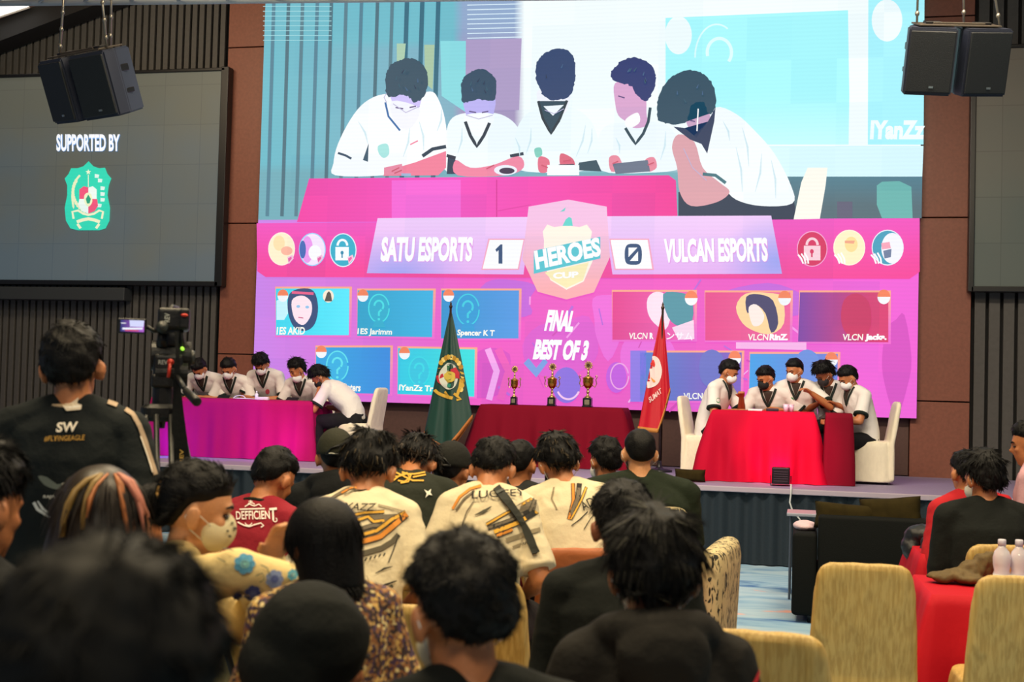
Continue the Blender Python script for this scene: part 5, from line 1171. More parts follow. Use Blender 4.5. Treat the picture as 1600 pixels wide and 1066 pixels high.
bm = BM(); tube(bm, [K(266, 568, -.03), K(265, 568, -.05)], .011, 12); tube(bm, [K(265, 570, -.045), K(263, 592, -.05)], .006, 8); cb('red_lever', bm, redm, hd, True)
bm = BM(); tube(bm, [K(283, 547, -.0), K(282, 546, -.02)], .006, 10); cb('level_light', bm, mat('level_green', '#8fd03a', .4, emis=1.5), hd, True)
me = bpy.data.meshes.new('t'); me.from_pydata([tuple(K(247+14*x, 572-7*y, -.013)) for x, y in vs_], [], fs); obj('head_lettering', me, mat('letter_grey', '#b9bdb5', .5), hd)
bm = BM(); box(bm, K(254, 598, .03), (.075, .08, .05), bevel=.01); tube(bm, [K(255, 600, .03), K(255, 640, .03)], [.034, .036], 20); cb('bowl_column', bm, cam_m, vc)
bm = BM(); loft(bm, [(K(252, 661, .03), (.052, 0, 0), (0, .05, 0)), (K(252, 654, .03), (.066, 0, 0), (0, .06, 0)), (K(252, 640, .03), (.066, 0, 0), (0, .06, 0)), (K(252, 634, .03), (.05, 0, 0), (0, .05, 0))], 24, pw=.6); tube(bm, [K(252, 660, .03), K(252, 672, .03)], [.02, .017], 12); cb('shoulder_casting', bm, cam_m)
bm = BM(); h0 = K(276, 590, -.05); h1 = K(290, 612, -.10); h2 = K(307, 627, -.22); tube(bm, [h0, h1], .009, 10); tube(bm, [h1, h2, h2+(h2-h1)*.02], [.013, .016, .012], 14); cb('pan_handle', bm, cam_m, vc, True)
for (ax, ay) in ((-.42, -.20), (.10, -.48), (.40, .30)):
    bm = BM(); top = Vector(K(252, 650, .03)); foot = Vector((ax*1.1, ay*1.1+.03, .02)); side = Vector((-ay, ax, 0)).normalized()*.024
    midp = top.lerp(foot, .55)
    for sg in (-1, 1): tube(bm, [top+side*sg+Vector((ax, ay, 0))*.12, midp+side*sg], .010, 8)
    tube(bm, [top.lerp(foot, .35), foot], .012, 8); box(bm, midp, (.05, .05, .05), bevel=.008); lg = cb('tripod_leg', bm, cam_m, vc, True)
    bm = BM(); ell(bm, foot+Vector((0, 0, .01)), (.028, .028, .026)); cb('rubber_foot', bm, cam_g, lg, True)
bm = BM(); pts = [K(272, 520, -.05), K(276, 560, -.06), K(276, 600, -.055), K(279, 640, -.05), K(284, 700, -.05), K(290, 770, -.04)]
prev = None
for i, p in enumerate(pts):
    w = [.005, .006, .012, .018, .028, .045][i]; cur = [bm.verts.new(p+Vector((-w, 0, 0))), bm.verts.new(p+Vector((w, 0, 0))), bm.verts.new(p+Vector((w, .012, 0))), bm.verts.new(p+Vector((-w, .012, 0)))]
    if prev:
        for j in range(4): bm.faces.new((prev[j], prev[(j+1) % 4], cur[(j+1) % 4], cur[j]))
    else: bm.faces.new(cur)
    prev = cur
bm.faces.new(prev[::-1]); cb('carry_bag', bm, cloth('bag_black', '#101315'), vc)
me = bpy.data.meshes.new('t'); me.from_pydata([tuple(K(284+6*(1-y), 724-22*x, -.066)) for x, y in vs_], [], fs); obj('bag_lettering', me, mat('letter_yellow', '#c2a04a', .5), vc)

# ================================================================ audience
BLK = cloth('tee_black', '#111513', .9, .25, 50)
def decal(P, name, fl, label=None, part='shirt', off=.004): return fl.build(name, projector(P[part], P['M'], off), PRINT, P['root'], label)
def seat(P, label, back=0, m=GOLD, key='gold', rot=0, **k):
    r = P['root']; f = r.rotation_euler.z; return chair(label, r.location.x+math.sin(f)*back, r.location.y-math.cos(f)*back, math.degrees(f)+rot, r.location.z, m, key, **k)
# standing cameraman
A1 = person('standing person in dark jersey reading SW, seen from behind at the left', (114, 576), 3.85, 14, 0, stand=True, lean=.03, head=(6, 2, -4), hands=((.25, .10, .02), (-.27, .02, -.04)), tone='tan', shirt='#11181a', sleeve=.98, hairs=dict(style='short', thick=.026, n=1500, length=.032, w=.0022, curl=.18), collar='#b39b7c', hsc=1.0, sc=1.03, bulk=.98, voxel=.009, disp=.007, seed=21, trousers='#1b1d22', cloth_part='jersey')
fl = Flat(); fl.text('SW', (90, 661), (122, 660), (88, 676), '#f3ead8', .03); decal(A1, 'back_lettering', fl, 'cream SW lettering')
fl = Flat(); fl.text('#FLYINGEAGLE', (71, 682), (133, 680), (70, 691), '#d9a545', .0); decal(A1, 'slogan_lettering', fl, 'gold #FLYINGEAGLE lettering')
fl = Flat(); fl.poly([(109, 624), (124, 623), (121, 632), (128, 634), (126, 641), (104, 643), (98, 636), (110, 632)], '#d8cab4', 4); fl.stroke([(102, 639), (126, 636)], 2.5, '#f2ece0'); decal(A1, 'collar_badge', fl, 'pale badge below the collar')
fl = Flat(); fl.stroke([(168, 629), (190, 637), (207, 648), (217, 665), (226, 690), (235, 720), (242, 742)], 6.5, '#a8927a'); fl.stroke([(219, 682), (228, 708), (237, 738)], 1.6, '#e6dccb'); decal(A1, 'sleeve_stripe', fl, 'beige stripe down the right shoulder and sleeve')
fl = Flat(); fl.poly(smooth_poly([(60, 744), (75, 746), (90, 757), (100, 754), (112, 752), (125, 744), (134, 742), (124, 754), (108, 763), (96, 765), (84, 764), (70, 758)], 2), '#5d6660'); fl.circle(101, 757, 4, 3, '#c8c8b8'); fl.text('RAJA BE', (69, 774), (98, 774), (68, 780), '#c9cbc4', .02)
fl.stroke([(54, 785), (60, 796), (72, 804), (82, 810)], [5, 5, 4, 1], '#c9cfd0'); fl.stroke([(60, 783), (68, 795), (82, 806)], [2, 4, 1], '#c9cfd0'); decal(A1, 'back_print', fl, 'grey eagle print with RAJA lettering')
# highlights girl
strk = mat('hair_highlight', '#b46a3a', .45, spec=.5)
A2 = person('person with dark hair streaked orange and pink, seated before the standing man', (160, 812), 3.15, 2, lean=.12, head=(0, 4, 0), tone='tan', shirt='#2a2320', hairs=dict(style='long', thick=.02, n=1400, length=.13, w=.003, curl=.04, base_mat=mat('hair_dark_brown', (.022, .015, .010), .45, spec=.5)), hsc=.97, voxel=.010, seed=22, legs=True)
def streak(P, pts, w, m, lab):
    bm = BM(); bv = None; h = [c for c in bpy.data.objects if c.parent == P['root'] and c.name.startswith('hair')][0]
    fn = projector(h, P['M'], .004); q = [fn(x, y) for x, y in pts]; q = [p for p in q if p is not None]
    if len(q) > 1: tube(bm, q, [w*.4]+[w]*(len(q)-2)+[w*.5], 8); obj('hair_streak', bm, m, P['root'], True, lab)
    else: bm.free()
sk1 = mat('hair_orange', '#a86433', .5); sk2 = mat('hair_pink', '#c07a66', .5); sk3 = mat('hair_gold', '#8f7440', .5)
def st_(xs, w, m, lab):
    for dx in (-3, 0, 3): streak(A2, [(x+dx*(.3+.7*i/len(xs)), y) for i, (x, y) in enumerate(xs)], w, m, lab)
st_([(158, 742), (137, 752), (118, 768), (107, 790), (101, 815), (98, 840)], .006, sk3, 'golden brown streak')
st_([(160, 742), (146, 755), (136, 775), (131, 800), (129, 828)], .004, sk3, 'thin golden streak')
st_([(168, 742), (150, 760), (140, 780), (134, 810)], .0035, sk1, 'thin orange streak')
st_([(178, 742), (187, 758), (193, 785), (197, 812), (198, 835)], .0045, sk1, 'thin orange streak')
st_([(184, 742), (202, 755), (217, 778), (228, 805), (232, 835)], .009, sk2, 'wide pink streak')
st_([(182, 741), (198, 753), (210, 775), (221, 800), (226, 832)], .006, sk2, 'pink streak')
# close blurred head
A3 = person('person with short dark hair, closest to the camera at the bottom left, out of focus', (168, 1128), 1.05, 8, lean=.1, head=(0, 6, 0), tone='tan', shirt='#15181a', hairs=dict(style='short', thick=.022, n=4200, length=.028, w=.0014, curl=.6, base_mat=HAIR_SOFT, out=.3), hsc=1.10, voxel=.009, seed=23)
# girl with ponytail and patterned mask
FLW = cloth('blouse_cream', '#e0c88c', .8, .25, 60)
A4 = person('person with ponytail and patterned mask in cream flowered blouse, in profile', (309, 798), 3.5, -72, lean=.22, head=(6, 2, 0), tone='fair', hands=(('w', at(520, 935, 3.25)), ('w', at(426, 874, 3.4))), shirt_mat=FLW, sleeve=1.5, curl=.35, hairs=dict(style='short', thick=.014, fade=-.14, n=2200, length=.045, w=.0018, curl=.04, out=.0, down=.05, crown=Vector((0, .9, -.1))), mask='#d9cfa8', hsc=1.04, voxel=.007, det=True, seed=24, cloth_part='blouse', handup={-1: (0, .3, -1), 1: (.3, -.1, .2)})
T = A4['T']; bm = BM(); chain(bm, [T((0, -.09, .04)), T((0, -.135, .01)), T((0, -.155, -.06)), T((0, -.14, -.15)), T((0, -.125, -.22)), T((0, -.12, -.27))], [.026, .036, .046, .042, .026, .008])
me = remesh(bm, .006, 2, .006, 22, 5, (1, 1, .2)); pt = obj('ponytail', me, HAIR_BLACK, A4['root'], True)
st = strands(me, A4['root'], Matrix.Identity(4), 'ponytail_strands', [HAIR_BLACK], 700, .10, .0018, .05, out=.05, down=1, flowfn=lambda c, n: Vector((0, 0, -1))-n*n.dot(Vector((0, 0, -1))))
bm = BM(); q = [T((.028*math.cos(a), -.105+.012*math.sin(a)*.3, .032+.028*math.sin(a))) for a in [k*math.pi/8 for k in range(17)]]; tube(bm, q, .009, 8); obj('hair_tie', bm, mat('tie_yellow', '#c99a4c', .6), A4['root'], True)
fl = Flat()
for x, y, r in ((372, 812, 3), (366, 826, 3), (358, 838, 2.5), (369, 838, 2), (362, 818, 2), (355, 830, 2)): fl.circle(x, y, r, r*.8, '#5c5a4a')
fl.poly([(360, 802), (370, 798), (371, 806), (361, 811)], '#1b1d20'); o = fl.build('mask_print', projector([c for c in bpy.data.objects if c.parent == A4['root'] and c.name.startswith('face_mask')][0], A4['M'], .002), PRINT, A4['root'], 'dark print on the mask')
fl = Flat()
def flower(fl, cx, cy, r, c, c2):
    for k in range(7): a = k*.9; fl.poly(ellipse(cx+r*.62*math.cos(a), cy+r*.62*math.sin(a), r*.42, r*.36, 10), c)
    fl.poly(ellipse(cx, cy, r*.45, r*.4, 10), c2); fl.stroke(ellipse(cx, cy, r*.3, r*.25, 8), 1, '#4a5a8a')
flower(fl, 330, 858, 10, '#5fa8a8', '#3c7ab0'); flower(fl, 382, 882, 16, '#4f95b8', '#7fc0b8'); flower(fl, 428, 905, 14, '#7f90b8', '#5c6aa8'); flower(fl, 352, 855, 6, '#5f86c0', '#a8b890'); flower(fl, 395, 925, 13, '#3f4a8a', '#6a7ab8'); flower(fl, 455, 900, 8, '#4fa0b8', '#8fc8c0'); flower(fl, 372, 930, 9, '#3a4580', '#5f6aa0')
for pts in ([(340, 850), (352, 862), (366, 866)], [(398, 900), (408, 896), (412, 904), (404, 908)], [(405, 885), (415, 890), (420, 900)], [(285, 846), (298, 842), (312, 844)], [(430, 915), (436, 925), (428, 934)], [(412, 925), (402, 938)], [(345, 875), (356, 880)]): fl.stroke(pts, 1.4, '#5b6a58')
for x, y in ((348, 848), (352, 852), (345, 853)): fl.circle(x, y, 2, 2, '#d97a8a')
decal(A4, 'blouse_flowers', fl, 'blue and teal printed flowers', off=.003)
# child with bob
def speck(name):
    m = bpy.data.materials.new(name); m.use_nodes = True; N = m.node_tree.nodes; L = m.node_tree.links; b = N['Principled BSDF']; b.inputs['Roughness'].default_value = .85
    tc = N.new('ShaderNodeTexCoord'); v = N.new('ShaderNodeTexVoronoi'); v.inputs['Scale'].default_value = 110; cr = N.new('ShaderNodeValToRGB'); sp_ = N.new('ShaderNodeSeparateColor'); e = cr.color_ramp.elements; cr.color_ramp.interpolation = 'CONSTANT'
    e[0].color = (*H('#3b2a2a'), 1); e[1].position = .30; e[1].color = (*H('#8a5a34'), 1)
    for p, c in ((.5, '#c9a35c'), (.62, '#4a3550'), (.8, '#a07a50'), (.92, '#d8c48c')): x = e.new(p); x.color = (*H(c), 1)
    L.new(tc.outputs['Object'], v.inputs['Vector']); L.new(v.outputs['Color'], sp_.inputs[0]); L.new(sp_.outputs[0], cr.inputs[0]); L.new(cr.outputs[0], b.inputs['Base Color']); return m
A5 = person('small child with straight black bob in brown speckled dress beside the flowered blouse', (500, 854), 3.05, 42, lean=.10, head=(22, 6, 0), tone='tan', sc=.80, hsc=.85, shirt_mat=speck('dress_speckled'), sleeve=.8, hairs=dict(style='bob', thick=.010, n=1800, length=.08, w=.0024, curl=.02), voxel=.009, det=True, seed=25, cloth_part='dress', hands=((.15, .2, .1), (-.12, .25, .12)))
# boy in maroon
A6 = person('boy in maroon jersey with white DEFFICIENT print, head bowed', (428, 750), 5.3, -14, lean=.28, head=(-8, 22, 0), tone='tan', shirt='#8c1c2c', sleeve=.8, hairs=dict(style='short', thick=.020, n=1300, length=.028, w=.0022, curl=.25, fade=.08), collar='#1c2018', voxel=.010, seed=26, cloth_part='jersey')
fl = Flat(); fl.text('DEFFICIEN', (369, 800), (421, 799), (370, 813), '#efe6df', .015); fl.text('T', (421, 795), (433, 794), (421, 814), '#efe6df', .03)
fl.stroke([(375, 797), (414, 796)], 1.8, '#efe6df'); fl.stroke([(383, 793), (390, 789), (398, 792), (405, 789), (409, 793)], 1.6, '#efe6df'); fl.stroke(ellipse(393, 790, 5, 3, 10, 180, 360), 1.2, '#efe6df'); fl.stroke([(392, 783), (392, 788)], 1.2, '#efe6df'); fl.stroke([(389, 785), (395, 785)], 1, '#efe6df')
fl.stroke([(372, 817), (382, 822), (390, 824), (398, 821), (408, 818), (412, 822), (408, 825)], 2, '#efe6df'); fl.stroke(ellipse(389, 818, 5, 4, 10, 0, 180), 1.3, '#efe6df'); fl.stroke(ellipse(430, 813, 3.4, 3.4, 10, -60, 220), 1.6, '#efe6df')
decal(A6, 'back_lettering', fl, 'white DEFFICIENT lettering with scrolls')
chair('cream covered chair with rounded back beside the boy in the maroon jersey', at(352, 800, 5.15).x, at(352, 800, 5.15).y, -12, 0, CREAM, 'cream_hall')
# far row
A7 = person('person in black cap and dark hooded jacket, behind the boy in maroon', (524, 716), 6.0, 18, lean=.12, head=(8, 0, 0), tone='tan', shirt='#0f1214', sleeve=1.5, hood='down', cap='#2c2d22', hairs=dict(style='short', thick=.010, n=500, length=.018, w=.003, curl=.2), voxel=.011, seed=27, cloth_part='jacket')
fl = Flat(); fl.stroke(ellipse(518, 715, 9, 7, 10, 215, 320), 1.8, '#c9c8b8'); o = fl.build('cap_lettering', projector([c for c in bpy.data.objects if c.parent == A7['root'] and c.name.startswith('cap')][0], A7['M'], .004), PRINT, A7['root'])
seat(A7, 'gold covered chair under the person in the black cap and hooded jacket')
CRJ = cloth('jersey_cream', '#dccfae', .75, .3, 45)
def hair_p(th, n, l, w, c, **k): d = dict(style='short', thick=th, n=n, length=l, w=w, curl=c); d.update(k); return d
A8 = person('person in cream and orange jersey lettered WEXAZZ, large dark hair, seen from behind', (575, 738), 4.7, 16, lean=.40, head=(-4, 28, 0), tone='tan', shirt_mat=CRJ, sleeve=.85, bulk=.84, hairs=hair_p(.034, 2600, .05, .0022, .05, out=.05, down=.9, hl=.12, hlmat=mat('hair_tip_gold', '#4a3a18', .5)), hsc=1.08, voxel=.009, seed=28, cloth_part='jersey')
fl = Flat(); OR, YE, GR, BK = '#d98a2e', '#e0aa3a', '#6e6452', '#1d1c1a'
def band(fl, pts, w, c, ol=True):
    if ol: fl.stroke(pts, w+2.2, BK)
    fl.stroke(pts, w, c)
fl.poly([(574, 806), (632, 803), (592, 822), (580, 812)], GR, 6)
for pts, w, c in (([(541, 808), (568, 802), (600, 800)], 3.5, YE), ([(545, 818), (575, 808), (584, 816), (600, 814)], 4, YE), ([(547, 832), (582, 822), (600, 822)], 5, GR), ([(546, 842), (588, 830), (612, 812), (634, 801)], 5, YE), ([(547, 853), (594, 839), (626, 812), (636, 804)], 7.5, OR)): band(fl, pts, w, c)
fl.stroke([(510, 785), (524, 776), (545, 764), (562, 762)], 4, GR); fl.stroke([(534, 772), (548, 764), (565, 763)], 2.4, OR); fl.stroke([(538, 775), (552, 768), (575, 766)], 1.4, BK); fl.stroke([(590, 790), (612, 795), (630, 800)], 2.5, '#a3977c')
fl.stroke([(556, 869), (596, 857), (612, 847), (622, 836)], 8, '#57503f'); fl.stroke([(622, 836), (614, 860), (606, 880)], 2, BK)
for k in range(6): fl.stroke([(563+k*7, 879-k*1.8), (566+k*7, 874-k*1.8)], 2.2, BK)
fl.stroke([(586, 897), (600, 889), (612, 886)], [1, 3, 1], BK); fl.stroke([(583, 925), (600, 915), (618, 908)], [1, 4, 1.5], BK); fl.stroke([(572, 900), (584, 925), (600, 945)], 1.2, '#a3977c'); fl.stroke([(590, 935), (604, 922), (612, 915)], 5, '#3f4438'); fl.stroke([(604, 944), (612, 932), (622, 936)], 3, '#7a3a20')
decal(A8, 'jersey_print', fl, 'orange, yellow and grey chevrons', off=.003)
fl = Flat(); fl.text('WEXAZZ', (513, 787), (588, 789), (508, 798), '#1b1a18', .012); decal(A8, 'name_lettering', fl, 'black WEXAZZ lettering', off=.0085)
seat(A8, 'gold covered chair under the person in the WEXAZZ jersey', rot=90)
A9 = person('person in dark olive jacket with gold knot embroidery across the back', (648, 728), 5.7, 4, lean=.55, head=(0, 44, 0), tone='tan', shirt='#1f241a', sleeve=1.5, bulk=1.06, hairs=hair_p(.030, 1500, .06, .003, .08, out=.08, down=.8, hl=.2, hlmat=mat('hair_brown_tip', '#3a2a18', .5)), hsc=1.05, seed=29, cloth_part='jacket')
fl = Flat()
for pts in ([(607, 738), (620, 740), (632, 746), (645, 752), (662, 752)], [(608, 745), (622, 746), (634, 742), (648, 742), (664, 739)], [(615, 752), (625, 744), (636, 740), (640, 748), (632, 754), (622, 752)], [(628, 739), (642, 744), (638, 754), (626, 756)], [(645, 747), (655, 745), (665, 743)]): fl.stroke(pts, 2.4, '#cf9f33')
fl.poly([(662, 766), (668, 769), (673, 765), (672, 771), (675, 775), (669, 774), (664, 779), (666, 772)], '#dcdccf'); decal(A9, 'gold_embroidery', fl, 'gold knots and a small white mark')
seat(A9, 'gold covered chair under the person in the dark olive jacket')
A10 = person('person in black cap with a red tag and black shirt, behind the LUCIFEY jersey', (706, 737), 5.9, -10, lean=.15, head=(-6, 4, 0), tone='tan', shirt='#141615', cap='#191a17', hairs=hair_p(.012, 500, .02, .003, .2), seed=30)
fl = Flat(); fl.stroke([(724, 733), (732, 729)], 3.5, '#b5332f'); fl.build('cap_tag', projector([c for c in bpy.data.objects if c.parent == A10['root'] and c.name.startswith('cap')][0], A10['M'], .004), PRINT, A10['root'], 'small red tag')
seat(A10, 'gold covered chair under the person in the black cap with a red tag')
A11 = person('person in cream jersey lettered LUCIFEY with a dark strap across the back', (770, 735), 5.2, 8, lean=.40, head=(-6, 28, 0), tone='tan', shirt_mat=CRJ, sleeve=.85, bulk=.82, hairs=hair_p(.022, 1900, .03, .0022, .6, hl=.1, hlmat=mat('hair_olive_tip', '#2e2c1a', .5)), voxel=.009, seed=31, cloth_part='jersey')
fl = Flat(); fl.poly([(792, 800), (842, 774), (836, 796), (800, 812)], GR, 6); fl.poly([(798, 795), (815, 788), (812, 797)], '#d8cbb0')
for pts, w, c in (([(760, 820), (790, 803), (842, 774)], 3, YE), ([(762, 826), (800, 812), (828, 798), (838, 776)], 4, GR), ([(772, 832), (812, 816), (838, 800), (849, 770)], 6, YE), ([(776, 838), (800, 828)], 4, OR)): band(fl, pts, w, c)
fl.stroke([(708, 796), (718, 778), (735, 765), (752, 760)], 4, OR); fl.stroke([(713, 798), (726, 780), (742, 768)], 3, GR); fl.stroke([(742, 806), (756, 800), (768, 792)], [1, 5, 1], '#4c4a3c'); fl.stroke([(740, 785), (730, 800), (720, 830)], 1.8, GR); fl.stroke([(790, 845), (822, 834), (850, 826)], 7, '#8d8064')
fl.stroke([(800, 856), (815, 850)], 4, '#8d8064')
for k in range(5): fl.stroke([(817+k*3.6, 853-k*1.2), (819+k*3.6, 848-k*1.2)], 1.6, BK)
decal(A11, 'jersey_print', fl, 'yellow, orange and grey chevrons', off=.003)
fl = Flat(); fl.text('LUCIFEY', (738, 770), (820, 766), (738, 781), '#1b1a18', .012); decal(A11, 'name_lettering', fl, 'black LUCIFEY lettering', off=.0085)
fl = Flat(); fl.stroke(smooth_poly([(764, 749), (775, 764), (800, 796), (822, 830), (836, 862), (836, 862), (822, 830), (800, 796)], 4)[:20], 11, '#23261f'); o = decal(A11, 'shoulder_strap', fl, 'dark grey strap with buckle', off=.012)
if o: mm = o.modifiers.new('s', 'SOLIDIFY'); mm.thickness = .004
fl = Flat(); fl.stroke([(775, 774), (786, 768)], 4, '#4b4e48'); decal(A11, 'strap_buckle', fl, off=.014)
seat(A11, 'gold covered chair under the person in the LUCIFEY jersey')
A12 = person('person with short dark hair, head just behind the LUCIFEY jersey', (813, 727), 6.7, -5, lean=.1, head=(-8, 4, 0), tone='tan', shirt='#2a2c2c', hairs=hair_p(.016, 800, .02, .003, .2, fade=.1), seed=32)
seat(A12, 'gold covered chair under the person just behind the LUCIFEY jersey')
A13 = person('person in cream jersey lettered ADUH with bowl-cut hair, leaning to the left', (872, 727), 6.1, 16, lean=.36, side=-.10, head=(12, 24, -6), tone='tan', shirt_mat=CRJ, sleeve=.85, hands=((.15, .25, .05), (-.36, .12, .10)), mask='#1b1d20', hairs=hair_p(.034, 2400, .05, .0024, .06, out=.06, down=.9, hl=.12, hlmat=mat('hair_tip_gold', '#4a3a18', .5)), hsc=1.06, voxel=.009, seed=33, cloth_part='jersey')
fl = Flat(); band(fl, [(895, 756), (896, 782), (889, 812)], 4, OR); band(fl, [(905, 756), (903, 778), (892, 806)], 6, GR); band(fl, [(916, 762), (908, 782), (892, 812)], 2.5, YE); fl.stroke([(866, 762), (862, 780), (870, 796)], 2.6, '#8d8064'); fl.stroke([(893, 822), (906, 812), (918, 800)], 1.6, BK); fl.stroke([(912, 828), (924, 808)], 1.4, BK)
decal(A13, 'jersey_print', fl, 'orange and grey side stripes', off=.003)
fl = Flat(); fl.text('ADUHAI', (905, 788), (952, 760), (911, 800), '#1b1a18', .012); decal(A13, 'name_lettering', fl, 'black slanted ADUHAI lettering', off=.0085)
seat(A13, 'orange-brown covered chair under the person in the ADUH jersey', m=mat('chair_cover_orange', '#a85c2c', .55, bump=.3, bscale=30), key='orange')
A14 = person('person with black hair and white mask, between the ADUH jersey and dark green shirt', (945, 722), 7.05, 30, lean=.12, head=(10, 6, 0), tone='tan', shirt='#15181b', mask='#e8e4e0', hairs=hair_p(.024, 900, .035, .003, .2, fade=.05), seed=34)
seat(A14, 'gold covered chair under the person with black hair and white mask')
A15 = person('large person in dark green shirt sitting in the patterned armchair, seen from behind', (999, 710), 6.45, 14, lean=.10, head=(4, 4, 0), tone='fair', shirt='#1a2417', sleeve=.85, bulk=1.32, sc=1.05, hairs=hair_p(.010, 1800, .014, .002, .2, fade=.03), voxel=.010, seed=35, mask='#15181b')
# patterned armchair
def leafy(name, sc1, rat):
    m = bpy.data.materials.new(name); m.use_nodes = True; N = m.node_tree.nodes; L = m.node_tree.links; b = N['Principled BSDF']; b.inputs['Roughness'].default_value = .8
    tc = N.new('ShaderNodeTexCoord'); mp = N.new('ShaderNodeMapping'); mp.inputs['Scale'].default_value = rat; mp.inputs['Rotation'].default_value = (0, .3, .2)
    nz = N.new('ShaderNodeTexNoise'); nz.inputs['Scale'].default_value = sc1; nz.inputs['Detail'].default_value = 2; nz.inputs['Distortion'].default_value = 1.2
    cr = N.new('ShaderNodeValToRGB'); cr.color_ramp.interpolation = 'CONSTANT'; e = cr.color_ramp.elements; e[0].color = (*H('#c9b98c'), 1); e[1].position = .56; e[1].color = (*H('#23241f'), 1)
    L.new(tc.outputs['Object'], mp.inputs[0]); L.new(mp.outputs[0], nz.inputs[0]); L.new(nz.outputs[0], cr.inputs[0]); L.new(cr.outputs[0], b.inputs['Base Color']); return m
LF = leafy('leaf_fabric', 13, (1, 1, .7)); LF2 = leafy('leaf_fabric_small', 30, (1.3, 1.3, .45))
r = A15['root']; ac = thing('armchair', 'high-backed armchair in cream fabric with dark leaf pattern, near the stage', 'armchair', (r.location.x-.03, r.location.y-.0, 0), math.radians(-4))
bm = BM(); loft(bm, [((0, -.30, .22), (.36, 0, 0), (0, .07, 0)), ((0, -.31, .45), (.37, 0, 0), (0, .075, 0)), ((0, -.36, .90), (.36, 0, 0), (0, .07, 0)), ((0, -.385, 1.03), (.345, 0, 0), (0, .06, 0)), ((0, -.39, 1.07), (.30, 0, 0), (0, .035, 0))], 44, pw=.4); obj('backrest', remesh(bm, .014, 4), LF, ac, True)
for s in (-1, 1):
    bm = BM(); loft(bm, [((s*.41, .06, .20), (.06, 0, 0), (0, .36, 0)), ((s*.42, .06, .5), (.065, 0, 0), (0, .37, 0)), ((s*.43, .04, .78), (.07, 0, 0), (0, .37, 0)), ((s*.43, .03, .85), (.06, 0, 0), (0, .35, 0)), ((s*.43, .03, .87), (.03, 0, 0), (0, .31, 0))], 40, pw=.5); obj('armrest', remesh(bm, .014, 4), LF2, ac, True)
bm = BM(); box(bm, (0, .06, .31), (.74, .66, .22), bevel=.03); obj('seat_base', bm, LF, ac, True)
bm = BM(); box(bm, (0, .08, .455), (.70, .60, .09), bevel=.03); obj('seat_cushion', bm, LF2, ac, True)
for s in (-1, 1):
    for y in (-.28, .34): bm = BM(); tube(bm, [(s*.36, y, .001), (s*.35, y, .21)], [.018, .026], 10); obj('leg', bm, mat('wood_black', '#15110e', .4), ac, True)
# front-most persons
A16 = person('person with thick curly black hair and black shirt, bottom centre, mask loop on the ear', (720, 962), 2.32, 34, lean=.10, head=(8, 10, 0), tone='tan', shirt_mat=BLK, sleeve=.8, hairs=dict(style='short', thick=.030, n=6000, length=.022, w=.0013, curl=1.0, out=.6, down=.05), mask='#e4d9b8', hsc=1.05, bulk=1.05, voxel=.008, seed=36)
A17 = person('person in a black hood, face turned right, bottom of the photo', (500, 1020), 2.6, -38, lean=.25, head=(-8, 14, 0), tone='tan', shirt='#0d1110', hood='up', hsc=1.06, sleeve=1.5, voxel=.008, det=True, seed=37, cloth_part='hooded_top')
A18 = person('person in dark brown hoodie, big tousled black hair, bottom right of centre', (1022, 902), 2.85, 16, lean=.12, head=(-4, 14, 0), tone='tan', shirt='#1c1a17', hood='down', sleeve=1.5, bulk=.93, hairs=dict(style='short', thick=.034, n=4200, length=.06, w=.0016, curl=.12, out=.12, down=.8, hl=.05, hlmat=mat('hair_olive_tip', '#2e2c1a', .5)), hsc=1.06, voxel=.008, seed=38, cloth_part='hoodie', disp=.010, mask='#d8d4cc')
fl = Flat(); fl.poly([(1176, 1064), (1184, 1046), (1186, 1048), (1182, 1066), (1172, 1070)], '#c4232c', 4); decal(A18, 'red_mark', fl, 'small red mark')
A19 = person('person in black shirt with short black hair, half hidden behind the hoodie wearer', (972, 826), 3.95, 12, lean=.14, head=(6, 8, 0), tone='brown', shirt_mat=BLK, sleeve=.9, hairs=dict(style='short', thick=.030, n=2200, length=.035, w=.002, curl=.5), hsc=1.03, bulk=1.05, voxel=.009, seed=39)
seat(A19, 'gold covered chair under the person half hidden behind the hoodie wearer')
A20 = person('person in black shirt with large dark hair, seated at the right edge', (1535, 750), 6.5, 8, lean=.16, head=(26, 8, 0), tone='tan', shirt='#0f1413', sleeve=1.5, bulk=1.12, sc=1.02, hairs=hair_p(.034, 1600, .05, .0028, .15), mask='#d8d4cc', hsc=1.04, seed=40)
seat(A20, 'gold covered chair behind the water bottles, under the person in black')
A21 = person('person in red and yellow shirt, mostly hidden behind the person in black', (1509, 741), 7.2, 14, lean=.12, side=-.12, head=(14, 4, 0), tone='tan', shirt='#b3202a', sleeve=1.5, hands=((.15, .25, .05), (-.22, .24, .12)), hairs=hair_p(.02, 900, .03, .003, .2), seed=41)
seat(A21, 'gold covered chair under the person in the red and yellow shirt')
A22 = person('person with face turned left, cut off by the right edge of the photo', (1608, 695), 7.0, 70, lean=.12, head=(10, 6, 0), tone='tan', shirt='#c79aa4', sleeve=.9, hairs=hair_p(.022, 800, .03, .003, .2), seed=42, det=True)
seat(A22, 'gold covered chair cut off by the right edge of the photo')
A23 = person('person cut off by the left edge of the photo, beside the standing man', (-32, 796), 2.75, -20, lean=.12, head=(0, 4, 0), tone='tan', shirt='#16181a', hairs=hair_p(.03, 1500, .05, .0025, .2), voxel=.010, seed=43)
for P, lb in ((A2, 'gold covered chair under the person with streaked hair'), (A3, 'gold covered chair under the blurred person nearest the camera'), (A4, 'gold covered chair under the person in the flowered blouse'), (A16, 'gold covered chair under the curly-haired person'),
              (A17, 'gold covered chair under the person in the black hood'), (A18, 'gold covered chair under the person in the dark hoodie'), (A23, 'gold covered chair under the person at the left edge'), (A6, 'gold covered chair under the boy in the maroon jersey')):
    seat(P, lb)
